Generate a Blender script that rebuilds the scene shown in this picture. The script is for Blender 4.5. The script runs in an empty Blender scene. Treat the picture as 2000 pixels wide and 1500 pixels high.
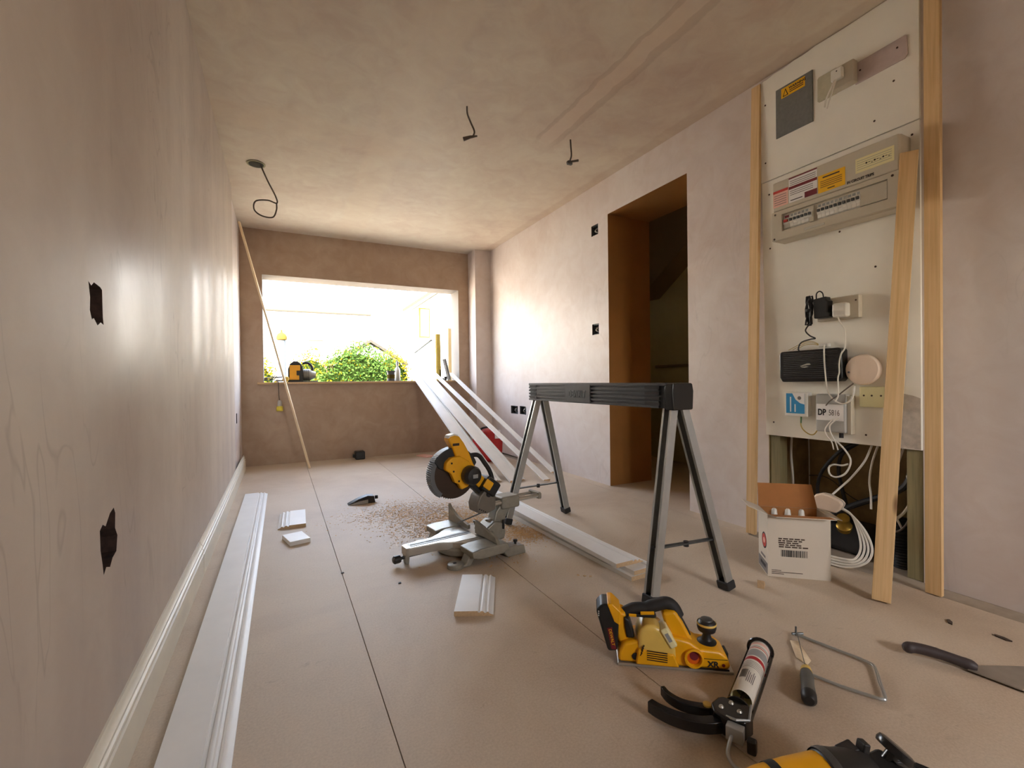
import bpy, bmesh, math, random
from mathutils import Matrix, Vector
random.seed(7)
S = bpy.context.scene
COL = S.collection
R = math.radians

# ------------------------------------------------------------------ camera, sky, sun, exposure
XL, XR, YF, H = -0.324, 2.295, 5.327, 2.40
YB = -2.2
cam_d = bpy.data.cameras.new('camera'); cam = bpy.data.objects.new('camera', cam_d); COL.objects.link(cam)
F = Vector((0.45006, 0.892973, -0.0066895)); R2 = Vector((0.892895, -0.450109, -0.011819)); U2 = Vector((0.013565, 0.000654, 0.999908))
mw = Matrix((R2, U2, -F)).transposed().to_4x4(); mw.translation = (0, 0, 0.8292)
cam.matrix_world = mw
cam_d.sensor_fit = 'HORIZONTAL'; cam_d.sensor_width = 36.0; cam_d.lens = 36.0 * 899.57 / 2000.0
cam_d.clip_start = 0.02; cam_d.clip_end = 200
S.camera = cam

W = bpy.data.worlds.new('sky'); S.world = W; W.use_nodes = True
wn = W.node_tree.nodes; wl = W.node_tree.links; wn.clear()
wo = wn.new('ShaderNodeOutputWorld'); bg = wn.new('ShaderNodeBackground'); sky = wn.new('ShaderNodeTexSky')
sky.sky_type = 'NISHITA'; sky.sun_disc = False; sky.sun_elevation = R(48); sky.sun_rotation = R(200); sky.dust_density = 3.0; sky.air_density = 1.2
bg.inputs['Strength'].default_value = 2.3
hs = wn.new('ShaderNodeHueSaturation'); hs.inputs['Saturation'].default_value = 0.60
wl.new(sky.outputs[0], hs.inputs['Color']); wl.new(hs.outputs[0], bg.inputs[0]); wl.new(bg.outputs[0], wo.inputs[0])

sun_d = bpy.data.lights.new('sun', 'SUN'); sun_d.energy = 7.5; sun_d.angle = R(0.6); sun_d.color = (1.0, 0.94, 0.84)
sun = bpy.data.objects.new('sun', sun_d); COL.objects.link(sun)
sun.rotation_euler = Vector((0.35, 0.70, -0.80)).to_track_quat('-Z', 'Y').to_euler()

def portal(name, loc, rot, sx, sy):
    d = bpy.data.lights.new(name, 'AREA'); d.shape = 'RECTANGLE'; d.size = sx; d.size_y = sy; d.cycles.is_portal = True
    o = bpy.data.objects.new(name, d); COL.objects.link(o); o.location = loc; o.rotation_euler = rot
portal('window_portal', (0.905, 5.59, 1.40), (R(-90), 0, 0), 2.1, 1.08)
portal('rear_portal', (1.35, YB - 0.12, 1.45), (R(90), 0, 0), 0.66, 0.7)

vs = S.view_settings
vs.view_transform = 'Standard'; vs.look = 'None'; vs.gamma = 1.0; vs.use_curve_mapping = False
vs.exposure = 1.0
S.cycles.max_bounces = 8; S.cycles.diffuse_bounces = 5; S.cycles.glossy_bounces = 3; S.cycles.caustics_reflective = False; S.cycles.caustics_refractive = False

# ------------------------------------------------------------------ materials
def nodes(name):
    m = bpy.data.materials.new(name); m.use_nodes = True
    nt = m.node_tree; b = nt.nodes['Principled BSDF']
    return m, nt.nodes, nt.links, b

def srgb(r, g, b):
    f = lambda c: (c / 255) / 12.92 if c <= 10 else ((c / 255 + 0.055) / 1.055) ** 2.4
    return (f(r), f(g), f(b), 1)

def coords(n, l, kind='Object', scale=(1, 1, 1), rot=(0, 0, 0)):
    mp = n.new('ShaderNodeMapping'); mp.inputs['Scale'].default_value = scale; mp.inputs['Rotation'].default_value = rot
    if kind == 'Position':
        g = n.new('ShaderNodeNewGeometry'); l.new(g.outputs['Position'], mp.inputs[0])
    else:
        g = n.new('ShaderNodeTexCoord'); l.new(g.outputs[kind], mp.inputs[0])
    return mp.outputs[0]

def noise(n, l, vec, scale, detail=4, rough=0.55, dist=0.0):
    t = n.new('ShaderNodeTexNoise'); t.inputs['Scale'].default_value = scale; t.inputs['Detail'].default_value = detail
    t.inputs['Roughness'].default_value = rough; t.inputs['Distortion'].default_value = dist
    l.new(vec, t.inputs['Vector']); return t.outputs['Fac']

def ramp(n, l, fac, stops):
    r = n.new('ShaderNodeValToRGB'); e = r.color_ramp.elements
    while len(e) < len(stops): e.new(0.5)
    for i, (p, c) in enumerate(stops): e[i].position = p; e[i].color = c if len(c) == 4 else (*c, 1)
    l.new(fac, r.inputs[0]); return r.outputs['Color']

def mixc(n, l, fac, a, b, mode='MIX'):
    m = n.new('ShaderNodeMix'); m.data_type = 'RGBA'; m.blend_type = mode
    for i, x in ((0, fac), (6, a), (7, b)):
        if hasattr(x, 'is_linked') or hasattr(x, 'links'): l.new(x, m.inputs[i])
        else: m.inputs[i].default_value = x
    return m.outputs[2]

def mth(n, l, op, a, b=None, c=None):
    m = n.new('ShaderNodeMath'); m.operation = op
    for i, x in enumerate((a, b, c)):
        if x is None: continue
        if hasattr(x, 'links'): l.new(x, m.inputs[i])
        else: m.inputs[i].default_value = x
    return m.outputs[0]

def bump(n, l, b, h, strength, dist=0.01):
    u = n.new('ShaderNodeBump'); u.inputs['Strength'].default_value = strength; u.inputs['Distance'].default_value = dist
    l.new(h, u.inputs['Height']); l.new(u.outputs[0], b.inputs['Normal'])

def plain(name, c, rough=0.5, metal=0.0, var=0.08, scale=30, bmp=0.0, spec=0.5):
    m, n, l, b = nodes(name)
    v = coords(n, l); f = noise(n, l, v, scale, 3)
    lo = tuple(x * (1 - var) for x in c[:3]) + (1,); hi = tuple(min(1, x * (1 + var)) for x in c[:3]) + (1,)
    l.new(ramp(n, l, f, [(0.3, lo), (0.7, hi)]), b.inputs['Base Color'])
    b.inputs['Roughness'].default_value = rough; b.inputs['Metallic'].default_value = metal
    b.inputs['Specular IOR Level'].default_value = spec
    if bmp: bump(n, l, b, f, bmp, 0.002)
    return m

def plaster(name, c1, c2, c3, rough, streak=False, bands=None, scuff=0.0, spec=0.3, lines=0.0):
    m, n, l, b = nodes(name); b.inputs['Specular IOR Level'].default_value = spec
    v = coords(n, l, 'Position')
    f = noise(n, l, v, 0.9, 5, 0.6, 0.4)
    col = ramp(n, l, f, [(0.32, c1), (0.5, c2), (0.68, c3)])
    v2 = coords(n, l, 'Position', (3, 3, 3)); f2 = noise(n, l, v2, 2.2, 6, 0.65, 0.8)
    col = mixc(n, l, 0.35, col, ramp(n, l, f2, [(0.35, c1), (0.65, c3)]))
    rsock = None
    if streak:
        vs_ = coords(n, l, 'Position', (3.2, 3.2, 0.30)); f3 = noise(n, l, vs_, 1.0, 3, 0.5, 0.2)
        dk = tuple(x * 0.88 for x in c1[:3]) + (1,); lt = tuple(min(1, x * 1.08) for x in c3[:3]) + (1,)
        col = mixc(n, l, 0.5, col, ramp(n, l, f3, [(0.33, dk), (0.5, c2), (0.7, lt)]))
        rr = n.new('ShaderNodeMapRange'); l.new(f3, rr.inputs[0]); rr.inputs[1].default_value = 0.3; rr.inputs[2].default_value = 0.7
        rr.inputs[3].default_value = rough - 0.08; rr.inputs[4].default_value = rough + 0.12; rsock = rr.outputs[0]
    if scuff:
        vq = coords(n, l, 'Position', (6, 6, 2.0)); f4 = noise(n, l, vq, 1.6, 8, 0.75, 2.2)
        sc = ramp(n, l, f4, [(0.66, (0, 0, 0)), (0.76, (1, 1, 1))])
        fac = mth(n, l, 'MULTIPLY', sc, scuff)
        col = mixc(n, l, fac, col, (0.78, 0.74, 0.70, 1))
    if lines:
        f5 = noise(n, l, coords(n, l, 'Position', (3.4, 3.4, 1.1)), 1.5, 2, 0.5, 1.4)
        ln = mth(n, l, 'ABSOLUTE', mth(n, l, 'SUBTRACT', f5, 0.5)); lm = ramp(n, l, ln, [(0.0, (1, 1, 1)), (0.012, (0, 0, 0))])
        mk = ramp(n, l, noise(n, l, coords(n, l, 'Position', (1.1, 1.1, 0.9)), 1.7, 3), [(0.50, (0, 0, 0)), (0.60, (1, 1, 1))])
        col = mixc(n, l, mth(n, l, 'MULTIPLY', mth(n, l, 'MULTIPLY', lm, mk), lines), col, srgb(96, 82, 70))
    if bands:
        sp = n.new('ShaderNodeSeparateXYZ'); l.new(coords(n, l, 'Position'), sp.inputs[0])
        wob = noise(n, l, coords(n, l, 'Position', (2, 2, 2)), 3.0, 4)
        for axis, a0, a1, o0, o1, amt, cc in bands:
            ax = sp.outputs['XYZ'.index(axis)]; ot = sp.outputs['XYZ'.index('Y' if axis == 'X' else ('X' if axis == 'Y' else 'Y'))]
            axw = mth(n, l, 'ADD', ax, mth(n, l, 'MULTIPLY', mth(n, l, 'SUBTRACT', wob, 0.5), 0.06))
            mid = 0.5 * (a0 + a1); hw = 0.5 * (a1 - a0)
            d = mth(n, l, 'ABSOLUTE', mth(n, l, 'SUBTRACT', axw, mid))
            g = n.new('ShaderNodeMapRange'); g.interpolation_type = 'SMOOTHSTEP'; l.new(d, g.inputs[0])
            g.inputs[1].default_value = hw * 0.75; g.inputs[2].default_value = hw * 1.15; g.inputs[3].default_value = 1; g.inputs[4].default_value = 0
            k0 = n.new('ShaderNodeMapRange'); k0.interpolation_type = 'SMOOTHSTEP'; l.new(ot, k0.inputs[0]); k0.inputs[1].default_value = o0 - 0.1; k0.inputs[2].default_value = o0 + 0.1
            k1 = n.new('ShaderNodeMapRange'); k1.interpolation_type = 'SMOOTHSTEP'; l.new(ot, k1.inputs[0]); k1.inputs[1].default_value = o1 - 0.1; k1.inputs[2].default_value = o1 + 0.1
            k1.inputs[3].default_value = 1; k1.inputs[4].default_value = 0
            fac = mth(n, l, 'MULTIPLY', mth(n, l, 'MULTIPLY', g.outputs[0], k0.outputs[0]), mth(n, l, 'MULTIPLY', k1.outputs[0], amt))
            col = mixc(n, l, fac, col, cc)
    l.new(col, b.inputs['Base Color'])
    if rsock is not None: l.new(rsock, b.inputs['Roughness'])
    else: b.inputs['Roughness'].default_value = rough
    bump(n, l, b, f2, 0.10, 0.004)
    return m

def wood(name, c1, c2, knot=True, scale=1.0, rough=0.6):
    m, n, l, b = nodes(name)
    v = coords(n, l, 'Object', (28 * scale, 28 * scale, 1.3 * scale)); f = noise(n, l, v, 1.0, 5, 0.6, 0.6)
    v2 = coords(n, l, 'Object', (110 * scale, 110 * scale, 3.0)); f2 = noise(n, l, v2, 1.0, 3, 0.6)
    col = ramp(n, l, f, [(0.3, c1), (0.52, c2), (0.7, c1)])
    col = mixc(n, l, 0.25, col, ramp(n, l, f2, [(0.35, tuple(x * 0.72 for x in c1[:3])), (0.6, c2)]))
    if knot:
        vk = coords(n, l, 'Object', (10, 10, 3.1)); vo = n.new('ShaderNodeTexVoronoi'); vo.inputs['Scale'].default_value = 1.0
        l.new(vk, vo.inputs['Vector'])
        k = ramp(n, l, vo.outputs['Distance'], [(0.10, (1, 1, 1)), (0.17, (0, 0, 0))])
        col = mixc(n, l, mth(n, l, 'MULTIPLY', k, 0.75), col, srgb(96, 52, 24))
    l.new(col, b.inputs['Base Color']); b.inputs['Roughness'].default_value = rough
    bump(n, l, b, f2, 0.08, 0.002)
    return m

# plaster tones
P1, P2, P3 = srgb(176, 148, 128), srgb(190, 166, 147), srgb(202, 182, 162)
M = {}
M['wall_left'] = plaster('plaster_left', srgb(176, 160, 148), srgb(190, 177, 165), srgb(206, 195, 182), 0.46, streak=True, scuff=0.45, spec=0.03, lines=0.20)
M['wall_right'] = plaster('plaster_right', srgb(202, 186, 176), srgb(214, 203, 197), srgb(222, 214, 209), 0.45, scuff=0.15, lines=0.10)
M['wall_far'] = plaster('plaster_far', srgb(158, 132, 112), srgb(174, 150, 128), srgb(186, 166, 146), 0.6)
M['ceiling'] = plaster('plaster_ceiling', srgb(196, 174, 158), srgb(214, 201, 182), srgb(222, 213, 194), 0.55, bands=[
    ('X', 1.51, 1.65, -3, 2.6, 0.55, srgb(220, 200, 180)), ('X', 0.54, 0.80, 1.6, 5.4, 0.30, srgb(222, 206, 182)),
    ('Y', 2.95, 3.25, -0.4, 1.0, 0.30, srgb(222, 206, 182)), ('X', 1.62, 1.67, -3, 2.6, 0.25, srgb(150, 124, 102)),
    ('X', 1.50, 1.53, -3, 2.6, 0.25, srgb(150, 124, 102)), ('X', 2.20, 2.36, -3, 5.4, 0.25, srgb(176, 146, 122))])
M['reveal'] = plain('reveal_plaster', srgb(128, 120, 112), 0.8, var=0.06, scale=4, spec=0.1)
M['masonry'] = plain('raw_masonry', srgb(58, 40, 32), 0.9, var=0.4, scale=60, bmp=0.5)
M['white_paint'] = plain('white_primer', srgb(234, 233, 230), 0.45, var=0.03, scale=8)
M['cream_paint'] = plain('cream_primer', srgb(226, 218, 200), 0.45, var=0.04, scale=8)
M['mdf'] = plain('mdf_edge', srgb(196, 166, 128), 0.8, var=0.1, scale=120)
M['board_white'] = plain('painted_board', srgb(244, 240, 228), 0.55, var=0.04, scale=4)
M['pine'] = wood('pine', srgb(206, 166, 112), srgb(226, 192, 142))
M['pine_pale'] = wood('pine_pale', srgb(222, 196, 156), srgb(236, 214, 178))
M['timber_old'] = wood('treated_timber', srgb(120, 112, 78), srgb(150, 138, 100), knot=False)
M['osb'] = plain('cavity_board', srgb(156, 134, 92), 0.9, var=0.25, scale=14)
M['mdf_lining'] = plain('lining_board', srgb(150, 104, 52), 0.55, var=0.08, scale=5)
M['black'] = plain('black_plastic', srgb(30, 29, 28), 0.45, var=0.15)
M['black_rub'] = plain('black_rubber', srgb(36, 34, 33), 0.7, var=0.15)
M['black_gloss'] = plain('black_gloss', srgb(24, 23, 22), 0.22, var=0.1)
M['horse_black'] = plain('trestle_plastic', srgb(46, 47, 49), 0.42, var=0.12)
M['yellow'] = plain('yellow_plastic', srgb(236, 168, 12), 0.38, var=0.04, scale=15)
M['yellow_pale'] = plain('pale_yellow_plastic', srgb(226, 190, 96), 0.3, var=0.04)
M['orange'] = plain('orange_plastic', srgb(214, 96, 16), 0.4)
M['steel'] = plain('zinc_steel', srgb(178, 181, 180), 0.32, 0.7, var=0.08, scale=12)
M['steel_dark'] = plain('dark_steel', srgb(90, 92, 92), 0.4, 0.7)
M['alu'] = plain('cast_aluminium', srgb(150, 145, 132), 0.42, 0.35, var=0.08, scale=40)
M['alu_bright'] = plain('machined_aluminium', srgb(190, 185, 174), 0.28, 0.7, var=0.05)
M['grey_box'] = plain('grey_steel_hatch', srgb(116, 116, 112), 0.55, 0.2, var=0.1, scale=60)
M['grey_plastic'] = plain('pale_grey_plastic', srgb(190, 186, 174), 0.45, var=0.02)
M['cu_plastic'] = plain('warm_grey_plastic', srgb(196, 186, 166), 0.4, var=0.02)
M['dp_grey'] = plain('case_grey', srgb(176, 174, 168), 0.5, var=0.02)
M['white_plastic'] = plain('white_plastic', srgb(228, 224, 214), 0.4, var=0.02)
M['peach_plastic'] = plain('off_white_plastic', srgb(228, 206, 184), 0.45, var=0.02)
M['cream_plate'] = plain('cream_plate', srgb(232, 222, 170), 0.45, var=0.02)
M['blue'] = plain('blue_print', srgb(34, 134, 186), 0.4, var=0.03)
M['lilac'] = plain('bare_patch', srgb(196, 178, 172), 0.7, var=0.06)
M['paper_white'] = plain('paper_white', srgb(236, 232, 228), 0.6, var=0.02)
M['paper_pink'] = plain('paper_pink', srgb(234, 186, 170), 0.6, var=0.03)
M['maroon'] = plain('maroon_print', srgb(112, 20, 30), 0.6, var=0.04)
M['red'] = plain('red_print', srgb(196, 60, 48), 0.6, var=0.04)
M['sign_yellow'] = plain('sign_yellow', srgb(238, 180, 10), 0.55, var=0.03)
M['ink'] = plain('ink', srgb(30, 24, 22), 0.7, var=0.05)
M['ink_grey'] = plain('grey_ink', srgb(120, 112, 108), 0.7, var=0.1)
M['ink_brown'] = plain('brown_ink', srgb(70, 50, 36), 0.7, var=0.1)
M['cable_white'] = plain('white_cable', srgb(224, 218, 206), 0.45, var=0.03)
M['cable_grey'] = plain('grey_cable', srgb(96, 84, 74), 0.6, var=0.1)
M['cable_black'] = plain('black_cable', srgb(26, 24, 24), 0.5, var=0.1)
M['cable_yellow'] = plain('ochre_wire', srgb(186, 160, 84), 0.5, var=0.1)
M['brass'] = plain('brass', srgb(184, 148, 64), 0.35, 0.8, var=0.1)
M['card_white'] = plain('white_card', srgb(212, 202, 186), 0.7, var=0.03, scale=6)
M['card_brown'] = plain('brown_card', srgb(170, 112, 58), 0.8, var=0.06, scale=20)
M['red_bag'] = plain('red_bag', srgb(178, 26, 22), 0.5, var=0.15)
M['tube_white'] = plain('cartridge_white', srgb(226, 220, 206), 0.4, var=0.02)
M['tube_grey'] = plain('cartridge_grey_print', srgb(150, 150, 148), 0.4, var=0.05)
M['tube_red'] = plain('cartridge_red_print', srgb(176, 22, 34), 0.4, var=0.03)
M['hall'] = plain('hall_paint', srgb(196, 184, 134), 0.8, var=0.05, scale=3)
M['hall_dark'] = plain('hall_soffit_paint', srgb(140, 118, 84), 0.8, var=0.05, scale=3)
M['render_white'] = plain('white_render', srgb(240, 238, 232), 0.9, var=0.03, scale=6)
M['stone'] = plain('pale_stone', srgb(150, 138, 104), 0.9, var=0.06, scale=6, spec=0.05)
M['roof_tile'] = plain('pale_roof', srgb(206, 200, 190), 0.9, var=0.06, scale=6)
M['gutter'] = plain('gutter_grey', srgb(58, 55, 48), 0.8, spec=0.05)
M['paving'] = plain('pale_paving', srgb(206, 192, 170), 0.95, var=0.12, scale=3)
M['leaf'] = plain('hedge_leaf', srgb(54, 76, 28), 0.8, var=0.35, scale=9, spec=0.05)
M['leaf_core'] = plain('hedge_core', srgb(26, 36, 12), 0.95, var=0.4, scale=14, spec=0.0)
M['leaf_yellow'] = plain('yellow_leaf', srgb(94, 84, 6), 0.8, var=0.3, scale=9, spec=0.05)
M['twig'] = plain('twig', srgb(92, 70, 44), 0.9)
M['ochre_cap'] = plain('ochre_cap', srgb(92, 78, 34), 0.9, spec=0.05)
M['saw_guard'] = plain('smoked_guard', srgb(56, 40, 30), 0.28, var=0.1)
M['blade'] = plain('saw_blade', srgb(120, 118, 114), 0.32, 0.85)
M['dust'] = plain('sawdust', srgb(200, 158, 104), 0.95, var=0.15)
M['sub_floor'] = plain('grey_screed', srgb(164, 150, 132), 0.9, var=0.1, scale=20)

def floor_material():
    m, n, l, b = nodes('chipboard_floor')
    v = coords(n, l, 'Position')
    f = noise(n, l, v, 1.3, 6, 0.6, 0.5)
    col = ramp(n, l, f, [(0.3, srgb(180, 160, 138)), (0.5, srgb(200, 184, 163)), (0.7, srgb(211, 198, 179))])
    g = noise(n, l, v, 160, 3, 0.7)
    col = mixc(n, l, 0.18, col, ramp(n, l, g, [(0.35, srgb(136, 108, 84)), (0.65, srgb(218, 198, 172))]))
    # scuffs and scratches
    v3 = coords(n, l, 'Position', (2.2, 6.5, 1), (0, 0, 0.45)); s = noise(n, l, v3, 1.7, 9, 0.72, 2.6)
    k = ramp(n, l, s, [(0.61, (0, 0, 0)), (0.70, (1, 1, 1))])
    col = mixc(n, l, mth(n, l, 'MULTIPLY', k, 0.30), col, srgb(98, 84, 74))
    # plaster dust, greyer and paler
    v4 = coords(n, l, 'Position', (1, 1, 1)); d = noise(n, l, v4, 0.75, 4, 0.6, 0.3)
    k = ramp(n, l, d, [(0.45, (0, 0, 0)), (0.70, (1, 1, 1))])
    col = mixc(n, l, mth(n, l, 'MULTIPLY', k, 0.35), col, srgb(208, 194, 174))
    l.new(col, b.inputs['Base Color'])
    rr = n.new('ShaderNodeMapRange'); l.new(f, rr.inputs[0]); rr.inputs[3].default_value = 0.50; rr.inputs[4].default_value = 0.70; b.inputs['Specular IOR Level'].default_value = 0.35
    l.new(rr.outputs[0], b.inputs['Roughness'])
    bump(n, l, b, g, 0.05, 0.001)
    return m
M['floor'] = floor_material()

# ------------------------------------------------------------------ mesh helpers
class MB:
    def __init__(s, M_=None):
        s.v = []; s.f = []; s.mi = []; s.M = M_ or Matrix()
    def add(s, vs_, fs, mi=0):
        k = len(s.v); s.v += [tuple(s.M @ Vector(p)) for p in vs_]
        for i, f in enumerate(fs):
            s.f.append(tuple(k + a for a in f)); s.mi.append(mi[i] if isinstance(mi, (list, tuple)) else mi)
        return s
    def box(s, x0, x1, y0, y1, z0, z1, mi=0):
        v = [(x, y, z) for z in (z0, z1) for y in (y0, y1) for x in (x0, x1)]
        return s.add(v, [(0, 2, 3, 1), (4, 5, 7, 6), (0, 1, 5, 4), (2, 6, 7, 3), (0, 4, 6, 2), (1, 3, 7, 5)], mi)
    def prism(s, poly, h0, h1, axis='y', mi=0, cap=None):
        f = {'y': lambda a, b, h: (a, h, b), 'z': lambda a, b, h: (a, b, h), 'x': lambda a, b, h: (h, a, b)}[axis]
        n = len(poly); v = [f(a, b, h0) for a, b in poly] + [f(a, b, h1) for a, b in poly]
        fs = [(i, (i + 1) % n, n + (i + 1) % n, n + i) for i in range(n)] + [tuple(range(n))[::-1], tuple(range(n, 2 * n))]
        c = mi if cap is None else cap
        return s.add(v, fs, [mi] * n + [c, c])
    def rings(s, rings, close=True, mi=0, caps=True):
        n = len(rings[0]); v = [p for r in rings for p in r]; fs = []
        for a in range(len(rings) - 1):
            for i in range(n): j = (i + 1) % n; fs.append((a * n + i, a * n + j, (a + 1) * n + j, (a + 1) * n + i))
        if caps: fs += [tuple(range(n))[::-1], tuple((len(rings) - 1) * n + i for i in range(n))]
        return s.add(v, fs, mi)
    def lathe(s, prof, p0=(0, 0, 0), axis=(0, 0, 1), n=20, mi=0, caps=True):
        a = Vector(axis).normalized(); u = a.orthogonal().normalized(); w = a.cross(u); p0 = Vector(p0)
        rs = []
        for r, h in prof: rs.append([tuple(p0 + a * h + (u * math.cos(t) + w * math.sin(t)) * max(r, 1e-5)) for t in [2 * math.pi * i / n for i in range(n)]])
        return s.rings(rs, mi=mi, caps=caps)
    def cyl(s, p0, p1, r, r2=None, n=16, mi=0):
        d = Vector(p1) - Vector(p0); return s.lathe([(r, 0), (r if r2 is None else r2, d.length)], p0, d, n, mi)
    def tube(s, pts, r, n=8, mi=0, flat=None):
        pts = [Vector(p) for p in pts]; rs = []; T = (pts[1] - pts[0]).normalized(); u = T.orthogonal().normalized()
        rr = r if isinstance(r, (list, tuple)) else [r] * len(pts)
        for i, p in enumerate(pts):
            t = (pts[min(i + 1, len(pts) - 1)] - pts[max(i - 1, 0)]).normalized()
            u = (u - t * u.dot(t)); u = u.normalized() if u.length > 1e-6 else t.orthogonal().normalized()
            w = t.cross(u)
            rs.append([tuple(p + (u * math.cos(a) + w * math.sin(a)) * rr[i]) for a in [2 * math.pi * k / n for k in range(n)]])
        return s.rings(rs, mi=mi)
    def beam(s, p0, p1, wv, w, t, mi=0):
        """box beam from p0 to p1, wv = width direction"""
        p0 = Vector(p0); p1 = Vector(p1); d = (p1 - p0).normalized(); wv = Vector(wv); wv = (wv - d * wv.dot(d)).normalized(); tv = d.cross(wv)
        v = []
        for p in (p0, p1):
            for a, b in ((-1, -1), (1, -1), (1, 1), (-1, 1)): v.append(tuple(p + wv * a * w / 2 + tv * b * t / 2))
        return s.add(v, [(0, 1, 5, 4), (1, 2, 6, 5), (2, 3, 7, 6), (3, 0, 4, 7), (3, 2, 1, 0), (4, 5, 6, 7)], mi)
    def ell(s, c, rx, ry, rz, n=14, m=8, mi=0):
        rs = []
        for j in range(m + 1):
            a = -math.pi / 2 + math.pi * j / m; k = max(math.cos(a), 1e-3)
            rs.append([(c[0] + rx * k * math.cos(2 * math.pi * i / n), c[1] + ry * k * math.sin(2 * math.pi * i / n), c[2] + rz * math.sin(a)) for i in range(n)])
        return s.rings(rs, mi=mi)

def spline(pts, k=6):
    P = [Vector(p) for p in pts]; P = [P[0] * 2 - P[1]] + P + [P[-1] * 2 - P[-2]]; out = []
    for i in range(1, len(P) - 2):
        a, b, c, d = P[i - 1:i + 3]
        for j in range(k):
            t = j / k; out.append(0.5 * ((2 * b) + (c - a) * t + (2 * a - 5 * b + 4 * c - d) * t * t + (3 * b - a - 3 * c + d) * t ** 3))
    return out + [P[-2]]

def frame(o, X, Y, Z):
    m = Matrix((Vector(X), Vector(Y), Vector(Z))).transposed().to_4x4(); m.translation = Vector(o); return m
def along(p0, p1, wv):
    """matrix: local z from p0 to p1, local x = width"""
    p0 = Vector(p0); d = (Vector(p1) - p0); z = d.normalized(); x = Vector(wv); x = (x - z * x.dot(z)).normalized(); return frame(p0, x, z.cross(x), z), d.length
def rz(o, a): m = Matrix.Rotation(R(a), 4, 'Z'); m.translation = Vector(o); return m

def wm(o):
    m = Matrix()
    while o: m = o.matrix_basis @ m; o = o.parent
    return m
def obj(name, mb, mats, parent=None, local=False, bev=0.0, smooth=True, segs=2):
    me = bpy.data.meshes.new(name)
    me.from_pydata(mb.v, [], mb.f)
    mats = mats if isinstance(mats, (list, tuple)) else [mats]
    for m in mats: me.materials.append(M[m] if isinstance(m, str) else m)
    for p, i in zip(me.polygons, mb.mi): p.material_index = i
    bm = bmesh.new(); bm.from_mesh(me); bmesh.ops.recalc_face_normals(bm, faces=bm.faces); bm.to_mesh(me); bm.free()
    if smooth: me.shade_smooth(); me.set_sharp_from_angle(angle=R(38))
    o = bpy.data.objects.new(name, me); COL.objects.link(o)
    if parent is not None:
        o.parent = parent
        if not local: me.transform(wm(parent).inverted())
    elif not local:
        xs, ys, zs = zip(*[v.co for v in me.vertices]); c = Vector(((min(xs) + max(xs)) / 2, (min(ys) + max(ys)) / 2, min(zs)))
        me.transform(Matrix.Translation(-c)); o.location = c
    if bev:
        b = o.modifiers.new('bevel', 'BEVEL'); b.width = bev; b.segments = segs; b.limit_method = 'ANGLE'; b.angle_limit = R(40); b.harden_normals = True
    return o
def tag(o, label, cat, group=None):
    o['label'] = label; o['category'] = cat
    if group: o['group'] = group
    return o
def thing(name, label, cat, m=None, group=None):
    o = bpy.data.objects.new(name, None); COL.objects.link(o); o.empty_display_size = 0.05
    if m is not None: o.matrix_basis = m if isinstance(m, Matrix) else Matrix.Translation(Vector(m))
    return tag(o, label, cat, group)
def struct(name, mb, mats, bev=0.0, local=False):
    o = obj(name, mb, mats, bev=bev, local=local); o['kind'] = 'structure'; return o
def text(name, s, size, m, mat, parent, ext=0.0004, align='LEFT', bold=0.0, squash=1.0):
    cu = bpy.data.curves.new(name, 'FONT'); cu.body = s; cu.size = size; cu.extrude = ext; cu.align_x = align; cu.offset = bold; cu.resolution_u = 3
    t = bpy.data.objects.new(name, cu); COL.objects.link(t)
    dg = bpy.context.evaluated_depsgraph_get(); me = bpy.data.meshes.new_from_object(t.evaluated_get(dg))
    bpy.data.objects.remove(t); bpy.data.curves.remove(cu)
    me.transform(Matrix.Diagonal((squash, 1, 1, 1))); me.transform(m)
    me.materials.clear(); me.materials.append(M[mat]); me.name = name
    o = bpy.data.objects.new(name, me); COL.objects.link(o); o.parent = parent; me.transform(wm(parent).inverted())
    return o
def RW(y, z, x): return frame((x, y, z), (0, -1, 0), (0, 0, 1), (-1, 0, 0))   # text frame on the right wall

# ------------------------------------------------------------------ the room
def cut_with(o, specs):
    cs = []
    for mb, mt in specs:
        c = obj('cutter', mb, mt); cs.append(c)
        md = o.modifiers.new('b', 'BOOLEAN'); md.operation = 'DIFFERENCE'; md.solver = 'EXACT'; md.object = c; md.material_mode = 'TRANSFER'
    dg = bpy.context.evaluated_depsgraph_get(); dg.update()
    me = bpy.data.meshes.new_from_object(o.evaluated_get(dg)); old = o.data; o.modifiers.clear(); o.data = me; bpy.data.meshes.remove(old); me.shade_flat()
    for c in cs: me2 = c.data; bpy.data.objects.remove(c); bpy.data.meshes.remove(me2)
    return o

fl = struct('floor', MB().box(XL - 0.2, 3.9, YB - 0.2, YF + 0.28, -0.16, -0.018), 'sub_floor')
for x0, x1, y0, y1 in ((XL, 0.2292, YB, YF), (0.2312, 0.9055, YB, YF), (0.9075, 2.206, YB, YF), (2.209, 3.8, 1.62, 4.3)):
    obj('panel', MB().box(x0, x1, y0, y1, -0.017, 0.0), 'floor', fl, bev=0.0008, segs=1)
obj('screed_strip', MB().box(2.209, XR + 0.36, YB, 1.617, -0.017, -0.001), 'sub_floor', fl)
struct('ceiling', MB().box(XL - 0.2, 3.9, YB - 0.2, YF + 0.28, H, H + 0.2), 'ceiling')

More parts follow.
